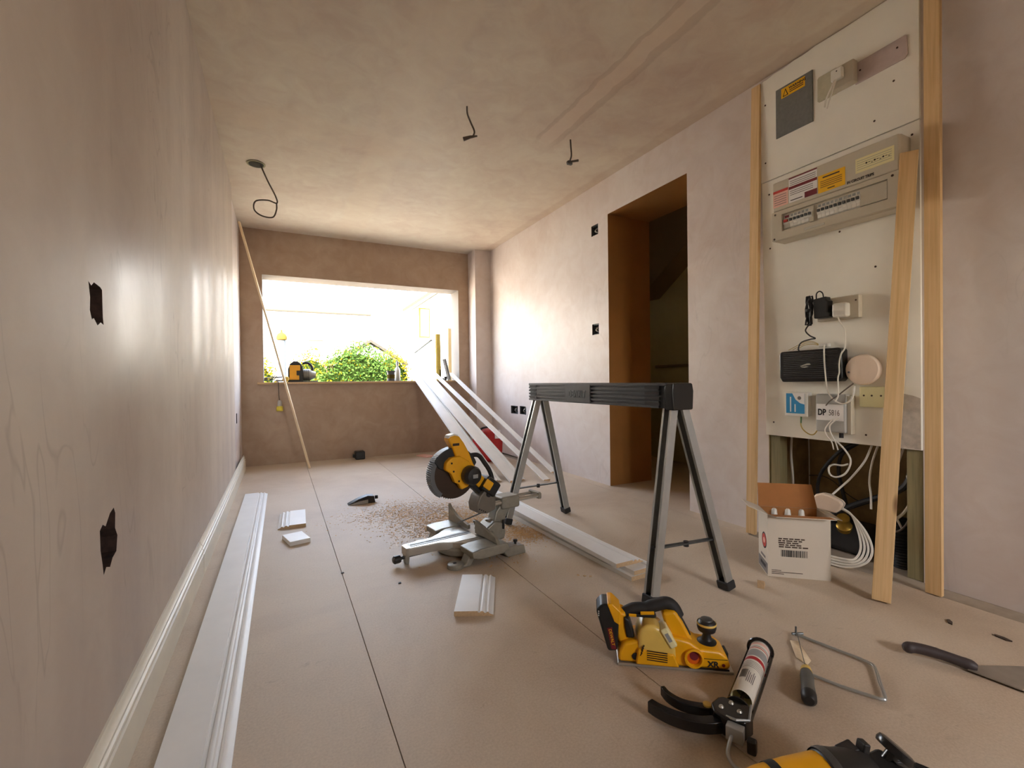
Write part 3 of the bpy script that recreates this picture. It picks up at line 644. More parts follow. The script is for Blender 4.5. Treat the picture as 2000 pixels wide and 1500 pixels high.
for z0, z1 in ((1.776, 1.782), (1.727, 1.740)): stick_box('print_band', 1.374, 1.244, z0, z1, 'maroon', lid, 0.0004, xs - 0.0004)
stick_box('print_band', 1.300, 1.244, 1.664, 1.690, 'maroon', lid, 0.0004, xs - 0.0004)
for q in range(3): stick_box('print_line', 1.368, 1.250, 1.745 + q * 0.009, 1.748 + q * 0.009, 'ink_grey', lid, 0.0003, xs - 0.0003)
for q in range(3): stick_box('print_line', 1.368, 1.262, 1.698 + q * 0.009, 1.701 + q * 0.009, 'ink_grey', lid, 0.0003, xs - 0.0003)
stick_box('print_line', 1.366, 1.310, 1.672, 1.676, 'ink', lid, 0.0003, xs - 0.0003)
stick_box('sticker', 1.240, 1.128, 1.660, 1.738, 'sign_yellow', lid)
stick_box('print_line', 1.220, 1.150, 1.722, 1.728, 'ink_brown', lid, 0.0003, xs - 0.0003)
for q in range(4): stick_box('print_line', 1.230, 1.140, 1.682 + q * 0.0085, 1.6845 + q * 0.0085, 'ink_brown', lid, 0.0003, xs - 0.0003)
stick_box('print_line', 1.200, 1.170, 1.668, 1.672, 'ink', lid, 0.0003, xs - 0.0003)
text('lettering', 'IN CIRCUIT TRIPS', 0.0155, RW(1.121, 1.657, xs - 0.0002), 'ink', lid, bold=0.0004, squash=0.83)
stick_box('sticker', 1.088, 0.950, 1.688, 1.748, 'cream_plate', lid)
for q in range(5): stick_box('print_line', 1.082, 0.958, 1.700 + q * 0.009, 1.7015 + q * 0.009, 'tube_grey', lid, 0.0003, xs - 0.0003)
for q in range(9): stick_box('handwriting', 1.050 - q * 0.010, 1.044 - q * 0.010, 1.715 + 0.003 * math.sin(q * 2.1), 1.7175 + 0.003 * math.sin(q * 2.1) + 0.004 * (q % 3 == 0), 'ink', lid, 0.0003, xs - 0.0004)

# transformer, plug, router
t = thing('double_socket', 'white surface double socket on the middle of the white board', 'socket', (XP - 0.02, 1.22, 1.085))
obj('socket_box', MB().box(XP - 0.030, XP, 1.108, 1.285, 1.088, 1.190), 'cu_plastic', t, bev=0.005)
obj('screw', MB().cyl((XP - 0.0315, 1.120, 1.165), (XP - 0.030, 1.120, 1.165), 0.004, n=8), 'ink_brown', t)
t = thing('power_adapter', 'black mains adapter with bundled black flex in the socket', 'adapter', (2.22, 1.25, 1.09))
ad = obj('case', MB().prism([(1.275, 1.100), (1.279, 1.190), (1.222, 1.196), (1.222, 1.180), (1.212, 1.176), (1.216, 1.125), (1.206, 1.120), (1.208, 1.100)], XP - 0.072, XP - 0.030, 'x'), 'black', t, bev=0.005)
b = MB(); cc = []
for i in range(70):
    a = i / 70 * 2 * math.pi * 6; cc.append((XP - 0.070 + 0.010 * math.sin(a * 1.7), 1.296 + 0.012 * math.cos(a * 1.31), 1.140 + 0.068 * math.cos(a)))
obj('flex_bundle', b.tube(cc, 0.0032, 6), 'cable_black', t)
obj('tie', MB().lathe([(0.016, 0), (0.016, 0.012)], (XP - 0.070, 1.296, 1.135), (0, 0, 1), 12), 'black_rub', t)
obj('flex', MB().tube(spline([(XP - 0.068, 1.30, 1.075), (XP - 0.062, 1.318, 1.05), (XP - 0.06, 1.30, 1.025), (XP - 0.06, 1.275, 1.010), (XP - 0.055, 1.300, 1.008), (XP - 0.05, 1.345, 0.997), (XP - 0.045, 1.362, 0.972), (XP - 0.04, 1.362, 0.955)], 6), 0.0032, 6), 'cable_black', t)
obj('flex', MB().tube(spline([(XP - 0.055, 1.272, 1.19), (XP - 0.060, 1.268, 1.215), (XP - 0.060, 1.255, 1.224), (XP - 0.058, 1.243, 1.214), (XP - 0.055, 1.240, 1.192)], 5), 0.0028, 6), 'cable_black', t)
t = thing('plug_charger', 'white plug-in charger in the right side of the double socket', 'charger', (2.23, 1.16, 1.09))
obj('case', MB().box(XP - 0.072, XP - 0.030, 1.140, 1.198, 1.095, 1.158), 'white_plastic', t, bev=0.009)
obj('flex', MB().tube(spline([(XP - 0.066, 1.175, 1.097), (XP - 0.066, 1.165, 1.07), (XP - 0.064, 1.150, 1.04), (XP - 0.066, 1.146, 0.99), (XP - 0.070, 1.145, 0.955), (XP - 0.074, 1.158, 0.93), (XP - 0.074, 1.166, 0.89), (XP - 0.074, 1.166, 0.85), (XP - 0.07, 1.174, 0.82), (XP - 0.064, 1.176, 0.75), (XP - 0.062, 1.19, 0.72)], 6), 0.003, 6), 'cable_white', t)

t = thing('router', 'black ribbed broadband router fixed to the white board', 'router', (2.25, 1.31, 0.81))
XRt = XP - 0.052
rp = [(1.452, 0.830), (1.454, 0.945), (1.446, 0.957), (1.180, 0.962), (1.168, 0.952), (1.166, 0.822), (1.176, 0.810), (1.440, 0.808)]
obj('case', MB().prism(rp, XRt, XP, 'x'), 'black_gloss', t, bev=0.006)
for q in range(14): obj('rib', MB().box(XRt - 0.0015, XRt, 1.185, 1.432, 0.826 + q * 0.0092, 0.8295 + q * 0.0092), 'black', t)
b = MB(); b.prism([(1.350, 0.884), (1.318, 0.895), (1.305, 0.895), (1.300, 0.889), (1.328, 0.886), (1.345, 0.880)], XRt - 0.0022, XRt - 0.0012, 'x'); b.prism([(1.345, 0.878), (1.322, 0.882), (1.310, 0.879), (1.330, 0.876)], XRt - 0.0022, XRt - 0.0012, 'x')
obj('emblem', b, 'alu_bright', t)
t = thing('network_lead', 'pale network cable looped over the front of the router', 'cable', (2.22, 1.24, 0.74))
obj('plug_head', MB().box(XP - 0.05, XP - 0.02, 1.228, 1.268, 0.968, 0.985), 'white_plastic', t, bev=0.003)
obj('lead', MB().tube(spline([(XP - 0.04, 1.240, 0.975), (XRt - 0.008, 1.236, 0.968), (XRt - 0.009, 1.235, 0.90), (XRt - 0.009, 1.230, 0.83), (XRt - 0.006, 1.228, 0.79), (XRt, 1.222, 0.755), (XP - 0.055, 1.195, 0.725), (XP - 0.052, 1.165, 0.71), (XP - 0.052, 1.135, 0.725), (XP - 0.05, 1.122, 0.755), (XP - 0.045, 1.12, 0.79)], 6), 0.0034, 6), 'cable_white', t)
for q in range(3):
    obj('thin_wire', MB().tube(spline([(XP - 0.03, 1.265, 0.975), (XP - 0.03, 1.30, 0.985 + q * 0.006), (XP - 0.03, 1.34, 0.985 + q * 0.007), (XP - 0.03, 1.38 + q * 0.02, 0.965)], 5), 0.0015, 5), 'cable_yellow', t)

t = thing('wifi_disc', 'round off-white wireless disc mounted right of the black router', 'wifi disc', (2.25, 1.096, 0.79))
obj('shell', MB().lathe([(0.060, 0.0), (0.0665, 0.012), (0.0665, 0.028), (0.062, 0.036), (0.035, 0.041), (0.001, 0.046)], (XP, 1.098, 0.860), (-1, 0, 0), 40), 'peach_plastic', t)
obj('led', MB().cyl((XP - 0.043, 1.145, 0.85), (XP - 0.0385, 1.145, 0.85), 0.004, n=8), 'steel_dark', t)
obj('lead', MB().tube(spline([(XP - 0.025, 1.135, 0.800), (XP - 0.045, 1.155, 0.775), (XP - 0.055, 1.185, 0.745), (XP - 0.055, 1.215, 0.722), (XP - 0.052, 1.235, 0.70)], 6), 0.003, 6), 'cable_grey', t)

t = thing('fibre_terminal', 'white box with a bright blue label below the router', 'terminal box', (2.26, 1.38, 0.645))
fx = XP - 0.040
c_ = obj('case', MB().box(fx, XP, 1.325, 1.434, 0.640, 0.758), 'white_plastic', t, bev=0.005)
obj('blue_label', MB().box(fx - 0.001, fx, 1.338, 1.427, 0.655, 0.752), 'blue', c_)
obj('logo_panel', MB().prism([(1.338, 0.752), (1.396, 0.752), (1.380, 0.722), (1.358, 0.705), (1.338, 0.700)], fx - 0.0015, fx - 0.001, 'x'), 'paper_white', c_)
obj('logo_mark', MB().cyl((fx - 0.0019, 1.362, 0.730), (fx - 0.0015, 1.362, 0.730), 0.009, n=12), 'ink_grey', c_)
for q, (a, bb) in enumerate(((0.662, 0.735), (0.662, 0.70))): obj('print_line', MB().box(fx - 0.0014, fx - 0.001, 1.402 - q * 0.022, 1.408 - q * 0.022, a, bb), 'paper_white', c_)
obj('fibre', MB().tube(spline([(fx + 0.012, 1.362, 0.642), (fx + 0.01, 1.362, 0.60), (fx + 0.012, 1.350, 0.575), (fx + 0.014, 1.325, 0.558), (fx + 0.018, 1.305, 0.560), (XP - 0.012, 1.291, 0.588)], 6), 0.0028, 6), 'cable_yellow', t)
obj('boot', MB().cyl((fx + 0.012, 1.362, 0.642), (fx + 0.010, 1.362, 0.608), 0.004, 0.003, 8), plain('green_boot', srgb(70, 110, 60), 0.5), t)

t = thing('distribution_box', 'grey plastic junction box with a white label reading DP', 'junction box', (2.25, 1.22, 0.575))
dx = XP - 0.046
bx_ = obj('case', MB().box(dx, XP, 1.158, 1.285, 0.578, 0.752), 'dp_grey', t, bev=0.007)
obj('side_strip', MB().box(dx + 0.012, XP, 1.140, 1.158, 0.574, 0.745), 'cu_plastic', t, bev=0.003)
obj('paper_label', MB().box(dx - 0.0008, dx, 1.164, 1.280, 0.632, 0.706), 'paper_white', bx_)
text('lettering', 'DP', 0.040, RW(1.274, 0.655, dx - 0.0012), 'ink', bx_, bold=0.0012, squash=0.72)
text('lettering', '5816', 0.038, RW(1.2265, 0.655, dx - 0.0012), 'ink_grey', bx_, squash=0.62)
obj('gland', MB().cyl((dx + 0.02, 1.185, 0.578), (dx + 0.02, 1.185, 0.555), 0.009, n=12), 'ink', t)
obj('lead', MB().tube(spline([(dx - 0.004, 1.205, 0.64), (dx - 0.006, 1.225, 0.615), (dx - 0.005, 1.24, 0.588), (dx - 0.005, 1.232, 0.56), (dx, 1.215, 0.535), (dx + 0.01, 1.212, 0.50)], 6), 0.0026, 6), 'cable_white', t)
obj('lead', MB().tube(spline([(dx - 0.004, 1.180, 0.648), (dx - 0.006, 1.205, 0.625), (dx - 0.005, 1.22, 0.605), (dx - 0.004, 1.216, 0.575), (dx + 0.002, 1.20, 0.535), (dx + 0.012, 1.195, 0.50)], 6), 0.0026, 6), 'cable_white', t)

t = thing('blank_plate', 'cream double blanking plate right of the grey junction box', 'plate', (XP - 0.01, 1.04, 0.70))
obj('plate', MB().box(XP - 0.018, XP, 0.965, 1.116, 0.698, 0.786), 'cream_plate', t, bev=0.003)
for y in (1.098, 1.068, 1.034): obj('screw_hole', MB().cyl((XP - 0.0186, y, 0.748), (XP - 0.0175, y, 0.748), 0.004, n=8), 'ink_brown', t)

# ------------------------------------------------------------------ cavity under the board
tag(obj('stud', MB().box(2.30, 2.36, 1.500, 1.552, 0, 0.528), 'timber_old', bev=0.002), 'green treated stud at the left side of the open cavity', 'stud')
s_ = tag(obj('stud', MB().box(2.30, 2.36, 0.908, 0.962, 0, 0.528), 'timber_old', bev=0.002), 'green treated stud at the right side of the open cavity, by the lath', 'stud')
t = thing('duct', 'black corrugated duct rising from the floor of the cavity', 'duct', (2.40, 1.03, 0))
pts = spline([(2.42, 1.02, 0.001), (2.415, 1.025, 0.07), (2.42, 1.035, 0.13), (2.45, 1.06, 0.19)], 12)
obj('corrugated_pipe', MB().tube(pts, [0.048 if i % 2 else 0.042 for i in range(len(pts))], 18), 'black', t)
t = thing('stop_valve', 'brass valve on a black fitting in the cavity behind the box', 'valve', (2.42, 1.25, 0))
obj('black_fitting', MB().box(2.36, 2.50, 1.13, 1.40, 0.0, 0.14), 'black_rub', t, bev=0.03, segs=3)
obj('brass_body', MB().lathe([(0.012, 0), (0.03, 0.01), (0.032, 0.035), (0.022, 0.045), (0.018, 0.07), (0.026, 0.075), (0.026, 0.09)], (2.375, 1.235, 0.105), (-0.55, -0.2, 0.75), 16), 'brass', t)

def cable(label, pts, r, mt, name='cable'):
    return tag(obj(name, MB().tube(spline(pts, 7), r, 8), mt), label, 'cable')
G = 'cables in the open cavity'
cable('thick black cable sweeping from under the board to the cavity floor', [(2.40, 1.18, 0.528), (2.38, 1.24, 0.49), (2.37, 1.30, 0.42), (2.37, 1.345, 0.34), (2.38, 1.36, 0.25), (2.40, 1.35, 0.145)], 0.008, 'cable_black')
cable('black cable dropping behind the white junction box', [(2.46, 1.20, 0.528), (2.43, 1.27, 0.46), (2.42, 1.285, 0.38), (2.42, 1.27, 0.29), (2.43, 1.24, 0.145)], 0.008, 'cable_black')
cable('thick black pipe-like cable crossing the cavity diagonally', [(2.35, 1.31, 0.15), (2.37, 1.20, 0.23), (2.38, 1.10, 0.29), (2.38, 1.02, 0.34), (2.38, 0.985, 0.40), (2.40, 0.978, 0.528)], 0.013, 'cable_black')
cable('grey-white cable hanging at the left of the cavity', [(2.40, 1.50, 0.528), (2.40, 1.505, 0.42), (2.40, 1.495, 0.28), (2.38, 1.48, 0.0)], 0.006, 'cable_white')
cable('thin white wire hanging near the cavity back', [(2.58, 1.52, 0.53), (2.575, 1.515, 0.40), (2.55, 1.50, 0.26), (2.50, 1.47, 0.0)], 0.003, 'cable_white')
cable('white cable running up from the white junction box', [(2.33, 1.10, 0.528), (2.33, 1.13, 0.45), (2.31, 1.175, 0.37), (2.27, 1.20, 0.325), (2.24, 1.215, 0.296)], 0.0045, 'cable_white')
cable('white cable hanging straight right of the junction box', [(2.36, 1.09, 0.528), (2.36, 1.115, 0.44), (2.36, 1.125, 0.36), (2.35, 1.115, 0.30), (2.34, 1.11, 0.24)], 0.0045, 'cable_white')
cable('curling white cable end below the grey junction box', [(2.243, 1.205, 0.545), (2.25, 1.165, 0.50), (2.25, 1.145, 0.455), (2.25, 1.165, 0.40), (2.25, 1.205, 0.375), (2.25, 1.232, 0.385), (2.25, 1.235, 0.415), (2.25, 1.215, 0.43), (2.25, 1.18, 0.432), (2.25, 1.155, 0.442)], 0.0040, 'cable_white')
cable('white cable bowing beside the leaning plank', [(2.33, 0.985, 0.528), (2.33, 1.015, 0.42), (2.33, 1.03, 0.33), (2.34, 1.03, 0.26), (2.36, 1.005, 0.18)], 0.0045, 'cable_white')
cable('grey cable looping at the right of the cavity by the stud', [(2.36, 0.985, 0.41), (2.35, 0.968, 0.36), (2.35, 0.972, 0.30), (2.35, 0.995, 0.25), (2.36, 1.03, 0.21)], 0.0055, 'cable_white')
cable('fine dark wire curling across the cavity back', [(2.55, 1.50, 0.30), (2.52, 1.42, 0.315), (2.50, 1.35, 0.30), (2.48, 1.27, 0.25), (2.47, 1.20, 0.24), (2.50, 1.10, 0.32)], 0.002, 'cable_black')
cable('short dark-ended wire poking up by the duct', [(2.36, 1.04, 0.155), (2.35, 1.01, 0.17), (2.34, 0.985, 0.20), (2.335, 0.968, 0.235)], 0.004, 'cable_grey')
t = thing('cable_coil', 'loose coil of white cable on the floor beside the carton', 'cable', (2.20, 1.11, 0))
for q in range(4):
    o_ = q * 0.010
    obj('strand', MB().tube(spline([(2.235, 1.19 - o_ * .5, 0.245), (2.235, 1.135, 0.222), (2.225, 1.075 + o_, 0.165), (2.21, 1.045 + o_ * 1.4, 0.10), (2.19, 1.06 + o_ * 1.2, 0.045 + o_ * .3), (2.165, 1.12, 0.012 + q * 0.011), (2.15, 1.20, 0.012 + q * 0.011), (2.17, 1.28, 0.04 + q * .008), (2.24, 1.31, 0.075), (2.31, 1.28, 0.08 - o_)], 7), 0.0048, 8), 'cable_white', t)
t = thing('downlight_driver', 'white rounded connector box hanging on cables behind the carton', 'connector', (2.2, 1.21, 0.22))
dr = [(1.275, 0.228), (1.280, 0.258), (1.262, 0.292), (1.235, 0.303), (1.205, 0.302), (1.160, 0.285), (1.148, 0.272), (1.160, 0.246), (1.180, 0.226)]
obj('case', MB().prism(dr, 2.185, 2.225, 'x'), 'peach_plastic', t, bev=0.008)
obj('seam', MB().prism([(y, z) for y, z in [(1.2765, 0.228), (1.2815, 0.258), (1.2635, 0.2935), (1.2355, 0.3045), (1.2045, 0.3035), (1.159, 0.2865), (1.1465, 0.272), (1.159, 0.2445), (1.180, 0.2245)]], 2.203, 2.206, 'x'), 'dp_grey', t)
obj('lead', MB().tube(spline([(2.205, 1.275, 0.275), (2.215, 1.30, 0.285), (2.23, 1.335, 0.292), (2.25, 1.37, 0.275)], 5), 0.006, 8), 'cable_white', t)

# ------------------------------------------------------------------ carton
bt = thing('carton', 'white cardboard carton with open flaps, barcode and round red logo', 'box', rz((1.814, 1.239, 0), -40.8))
BW, BD, BH, T = 0.232, 0.138, 0.258, 0.003
B_ = lambda *a: MB().box(*a)
side = obj('front_panel', B_(0, BW, 0, T, 0, BH), ['card_white'], bt, local=True)
obj('back_panel', B_(0, BW, BD - T, BD, 0, BH), ['card_white'], bt, local=True)
ls = obj('left_panel', B_(0, T, T, BD - T, 0, BH), ['card_white'], bt, local=True)
obj('right_panel', B_(BW - T, BW, T, BD - T, 0, BH), ['card_white'], bt, local=True)
obj('bottom_panel', B_(T, BW - T, T, BD - T, 0, T), ['card_brown'], bt, local=True)
obj('liner', B_(T, BW - T, BD - T - 0.001, BD - T, T, BH), 'card_brown', bt, local=True)
def flap(name, p0, p1, out, mats, parent=bt):
    p0, p1, out = Vector(p0), Vector(p1), Vector(out); n_ = (p1 - p0).cross(out).normalized() * 0.0015
    v = [p0 - n_, p1 - n_, p1 + out * 1.0 - n_ - (p1 - p0).normalized() * 0.008, p0 + out - n_ + (p1 - p0).normalized() * 0.008]
    w = [x + 2 * n_ for x in v]
    b = MB().add([tuple(x) for x in v + w], [(3, 2, 1, 0), (4, 5, 6, 7), (0, 1, 5, 4), (1, 2, 6, 5), (2, 3, 7, 6), (3, 0, 4, 7)], [0, 1, 0, 0, 0, 0])
    return obj(name, b, mats, parent, local=True)
flap('rear_flap', (0, BD, BH), (BW, BD, BH), (-0.004, 0.028, 0.098), ['card_brown', 'card_brown'])
flap('left_flap', (0, BD, BH), (0, 0, BH), (-0.072, 0.0, 0.030), ['card_white', 'card_white'])
flap('front_flap', (BW, 0, BH), (0, 0, BH), (0.012, -0.048, 0.004), ['card_white', 'card_brown'])
flap('right_flap', (BW, 0, BH), (BW, BD, BH), (0.045, 0.0, -0.012), ['card_white', 'card_brown'])
for q in range(3):
    obj('lamp_cap', MB().lathe([(0.012, 0), (0.014, 0.01), (0.010, 0.05), (0.006, 0.055)], (0.045 + q * 0.052, 0.07, BH - 0.045), n=12), 'white_plastic', bt, local=True)
rnd = random.Random(3)
for q, (x0, x1) in enumerate(((0.040, 0.138), (0.040, 0.128), (0.040, 0.120), (0.042, 0.125), (0.042, 0.150))):
    x = x0
    while x < x1:
        w = rnd.uniform(0.010, 0.026); obj('print_word', B_(x, min(x + w, x1), -0.0005, 0, 0.158 - q * 0.0085, 0.1632 - q * 0.0085), 'ink_brown', side, local=True); x += w + 0.004
x = 0.050; b = MB()
while x < 0.148:
    w = rnd.choice((0.001, 0.0015, 0.0025, 0.004)); b.box(x, x + w, -0.0005, 0, 0.086, 0.114); x += w + rnd.choice((0.001, 0.0015, 0.003))
obj('barcode', b, 'ink', side, local=True)
for q, (x0, x1) in enumerate(((0.014, 0.050), (0.014, 0.130), (0.014, 0.060))): obj('print_line', B_(x0, x1, -0.0005, 0, 0.026 - q * 0.007, 0.0285 - q * 0.007), 'ink_brown', side, local=True)
lg = lambda r, d: MB().cyl((-d, 0.050, 0.135), (0, 0.050, 0.135), r, n=28)
obj('logo', lg(0.034, 0.0004), 'ink', ls, local=True); obj('logo', lg(0.028, 0.0007), 'red', ls, local=True); obj('logo', lg(0.012, 0.0010), 'paper_pink', ls, local=True)
obj('base_band', B_(-0.0005, 0, 0.004, BD - 0.004, 0.004, 0.050), 'ink_grey', ls, local=True)
obj('print_line', B_(-0.0008, 0, 0.03, 0.105, 0.022, 0.036), 'ink', ls, local=True)
obj('print_line', B_(-0.0005, 0, 0.035, 0.10, 0.060, 0.070), 'ink_grey', ls, local=True)

# ------------------------------------------------------------------ ceiling cables
def drop(label, pts, extra=None):
    t = thing('ceiling_cable', label, 'cable', pts[0]); obj('flex', MB().tube(spline(pts, 7), 0.005, 8), 'cable_grey', t); return t
t = drop('grey cable with a loop hanging from a round hole in the ceiling', [(-0.105, 3.745, 2.405), (-0.09, 3.74, 2.36), (-0.055, 3.72, 2.27), (-0.01, 3.70, 2.17), (-0.002, 3.70, 2.12), (-0.06, 3.71, 2.135), (-0.135, 3.72, 2.12), (-0.145, 3.72, 2.06), (-0.10, 3.71, 2.02), (-0.03, 3.70, 2.015), (-0.005, 3.70, 2.07), (-0.003, 3.70, 2.12)])
obj('hole_rim', MB().lathe([(0.030, 0), (0.060, 0.0), (0.060, 0.004), (0.030, 0.006)], (-0.13, 3.755, 2.3945), n=28), plain('torn_board', srgb(150, 146, 116), 0.8), t)
obj('hole', MB().lathe([(0.048, 0), (0.048, 0.003)], (-0.13, 3.755, 2.3925), n=24), plain('hole_dark', srgb(60, 56, 44), 0.9), t)
t = drop('short curved cable with a taped end hanging mid ceiling', [(0.976, 2.467, 2.405), (0.978, 2.467, 2.36), (0.995, 2.46, 2.31), (1.015, 2.455, 2.26), (1.003, 2.458, 2.225)])
obj('taped_end', MB().tube([(1.03, 2.45, 2.236), (0.99, 2.46, 2.226), (0.955, 2.475, 2.213)], [0.005, 0.009, 0.012], 8), 'cable_grey', t)
t = drop('short straight cable with a clipped end nearest the right wall', [(1.716, 2.516, 2.405), (1.718, 2.515, 2.36), (1.722, 2.515, 2.30), (1.712, 2.518, 2.262)])
obj('clipped_end', MB().tube([(1.69, 2.52, 2.245), (1.72, 2.51, 2.256), (1.765, 2.50, 2.268)], [0.009, 0.007, 0.008], 8), 'cable_grey', t)
obj('clip', MB().box(1.69, 1.725, 2.505, 2.525, 2.235, 2.258), 'steel_dark', t, bev=0.003)

# ------------------------------------------------------------------ trestle
t = thing('sawhorse', 'folding trestle with black plastic beam and grey steel legs', 'sawhorse', (1.37, 1.84, 0))
HX0, HX1, HY0, HY1, HZ0, HZ1 = 1.316, 1.424, 1.285, 2.39, 0.712, 0.8125
core = obj('beam', MB().box(HX0 + 0.008, HX1 - 0.008, HY0 + 0.01, HY1, HZ0 + 0.004, HZ1), 'horse_black', t, bev=0.004)
for q in range(6):
    z = HZ0 + 0.004 + q * 0.0172
    for x0, x1 in ((HX0, HX0 + 0.0085), (HX1 - 0.0085, HX1)):
        obj('rib', MB().box(x0, x1, HY0 + 0.06, HY1, z, z + 0.009), 'horse_black', core)
obj('rib', MB().box(HX0 - 0.001, HX1 + 0.001, HY0 + 0.02, HY1, HZ1 - 0.010, HZ1 + 0.002), 'horse_black', core, bev=0.002)
obj('end_cap', MB().prism([(HX0 + 0.004, HZ0 - 0.002), (HX0 - 0.003, HZ1 - 0.03), (HX0 + 0.002, HZ1 + 0.001), (HX1 - 0.002, HZ1 + 0.001), (HX1 + 0.005, HZ1 - 0.03), (HX1 + 0.001, HZ0 - 0.002)], HY0 - 0.012, HY0 + 0.03, 'y'), 'black_gloss', t, bev=0.006)
obj('label_plate', MB().box(HX0 - 0.003, HX0 + 0.006, 1.785, 2.00, HZ0 + 0.006, HZ1 - 0.004), 'horse_black', core, bev=0.003)
text('lettering', 'DEWALT', 0.050, frame((HX0 - 0.0035, 1.965, HZ0 + 0.032), (0, -1, 0), (0, 0, 1), (-1, 0, 0)), 'steel_dark', core, ext=0.0008, bold=0.0006, squash=0.72)
for y in (1.34, 2.30):
    for q in range(4):
        obj('slot', MB().box(HX0 - 0.0012, HX0 + 0.001, y, y + 0.08, HZ0 + 0.015 + q * 0.021, HZ0 + 0.027 + q * 0.021), 'ink', core)
def leg(top, foot, out):
    top, foot = Vector(top), Vector(foot); m_, L_ = along(foot, top, (0, 1, 0)); b = MB(m_ @ Matrix.Translation((0, 0, 0.012)))
    W_, D_, k = 0.046, 0.034, 0.003
    b.prism([(-W_ / 2, -D_ / 2), (W_ / 2, -D_ / 2), (W_ / 2, D_ / 2), (W_ / 2 - 0.010, D_ / 2), (W_ / 2 - 0.010, D_ / 2 - k), (W_ / 2 - k, D_ / 2 - k), (W_ / 2 - k, -D_ / 2 + k), (0.006, -D_ / 2 + k), (0.004, -D_ / 2 + 0.008), (-0.004, -D_ / 2 + 0.008), (-0.006, -D_ / 2 + k), (-W_ / 2 + k, -D_ / 2 + k), (-W_ / 2 + k, D_ / 2 - k), (-W_ / 2 + 0.010, D_ / 2 - k), (-W_ / 2 + 0.010, D_ / 2), (-W_ / 2, D_ / 2)], 0, L_ - 0.012, 'z')
    lg_ = obj('leg', b, 'steel', t)
    obj('rubber_foot', MB(m_).box(-0.027, 0.027, -0.022, 0.022, 0.006, 0.040), 'black_rub', lg_, bev=0.005)
    obj('rivet', MB().lathe([(0.006, 0), (0.005, 0.004)], foot + (top - foot) * 0.27 + Vector((out * 0.018, -0.004, 0.012)), (out, -0.15, 0.2), 10), 'ink', lg_)
FT = {'nl': ((1.350, 1.315, 0.735), (1.198, 1.275, 0.0)), 'nr': ((1.392, 1.310, 0.735), (1.560, 1.235, 0.0)), 'fl': ((1.352, 2.350, 0.735), (1.160, 2.395, 0.0)), 'fr': ((1.390, 2.350, 0.735), (1.592, 2.425, 0.0))}
for k_, (a, b_) in FT.items(): leg(a, b_, -1 if k_[1] == 'l' else 1)
for a, b_ in (('nl', 'nr'), ('fl', 'fr')):
    p = [Vector(FT[q][1]) + (Vector(FT[q][0]) - Vector(FT[q][1])) * 0.275 for q in (a, b_)]
    br = obj('brace', MB().beam(p[0], p[1], (0, 1, 0), 0.020, 0.006), 'steel_dark', t)
    mid = (p[0] + p[1]) / 2
    obj('hinge', MB().lathe([(0.010, 0), (0.010, 0.02)], mid + Vector((0, 0, -0.012)), n=12), 'ink', br)

# ------------------------------------------------------------------ mitre saw
A = 8.5
t = thing('mitre_saw', 'yellow and black sliding mitre saw with cast grey base, head raised', 'saw', rz((0.815, 2.145, 0), A))
def lp(name, mb, mt, parent=None, bev=0.0, smooth=True): return obj(name, mb, mt, parent or t, local=True, bev=bev, smooth=smooth)
# local: -x towards the user, -y near side
base = lp('base', MB().lathe([(0.10, 0.012), (0.145, 0.014), (0.150, 0.022), (0.150, 0.040), (0.140, 0.050)], n=40), 'alu')
lp('turntable', MB().lathe([(0.138, 0.046), (0.138, 0.072), (0.132, 0.076)], n=40), 'alu_bright', base)
for s in (-1, 1):
    b = MB()
    b.prism([(-0.100, 0.045), (-0.104, 0.074), (-0.060, 0.080), (0.085, 0.080), (0.095, 0.050), (0.06, 0.034), (-0.06, 0.034)], s * 0.125, s * 0.245, 'y')
    wg = lp('wing', b, 'alu', base, bev=0.006)
    lp('skirt', MB().prism([(-0.095, 0.05), (-0.115, 0.012), (-0.155, 0.010), (-0.155, 0.0), (-0.09, 0.0), (-0.058, 0.05)], s * 0.150, s * 0.205, 'y'), 'alu', wg, bev=0.006)
    lp('front_foot', MB().lathe([(0.036, 0), (0.038, 0.004), (0.036, 0.018), (0.030, 0.021)], (-0.155, s * 0.178, 0), n=20), 'alu', wg)
    lp('rear_foot', MB().prism([(0.055, 0.055), (0.10, 0.048), (0.195, 0.040), (0.205, 0.0), (0.10, 0.0), (0.075, 0.03)], s * 0.155, s * 0.225, 'y'), 'alu', wg, bev=0.006)
    lp('thumb_screw', MB().lathe([(0.006, 0), (0.006, 0.012), (0.011, 0.014), (0.011, 0.022), (0.004, 0.024)], (0.165, s * 0.19, 0.040), n=12), 'black', wg)
    lp('bolt_hole', MB().cyl((-0.158, s * 0.178, 0.0205), (-0.158, s * 0.178, 0.0225), 0.008, n=12), 'ink', wg)
lp('fence', MB().prism([(0.035, 0.080), (0.245, 0.080), (0.245, 0.168), (0.225, 0.150), (0.15, 0.118), (0.035, 0.100)], 0.030, 0.046, 'x'), 'alu', base, bev=0.002)
lp('fence', MB().prism([(-0.035, 0.080), (-0.235, 0.080), (-0.245, 0.076), (-0.215, 0.108), (-0.12, 0.126), (-0.035, 0.142)], 0.030, 0.046, 'x'), 'alu', base, bev=0.002)
arm = lp('mitre_arm', MB().prism([(-0.10, -0.085), (-0.17, -0.045), (-0.310, -0.034), (-0.325, -0.028), (-0.325, 0.028), (-0.310, 0.034), (-0.17, 0.045), (-0.10, 0.085), (0.02, 0.09), (0.02, -0.09)], 0.040, 0.078, 'z'), 'alu_bright', base, bev=0.004)
lp('kerf_plate', MB().prism([(-0.300, -0.016), (-0.300, 0.016), (0.02, 0.016), (0.02, -0.016)], 0.0782, 0.0792, 'z'), 'alu', arm)
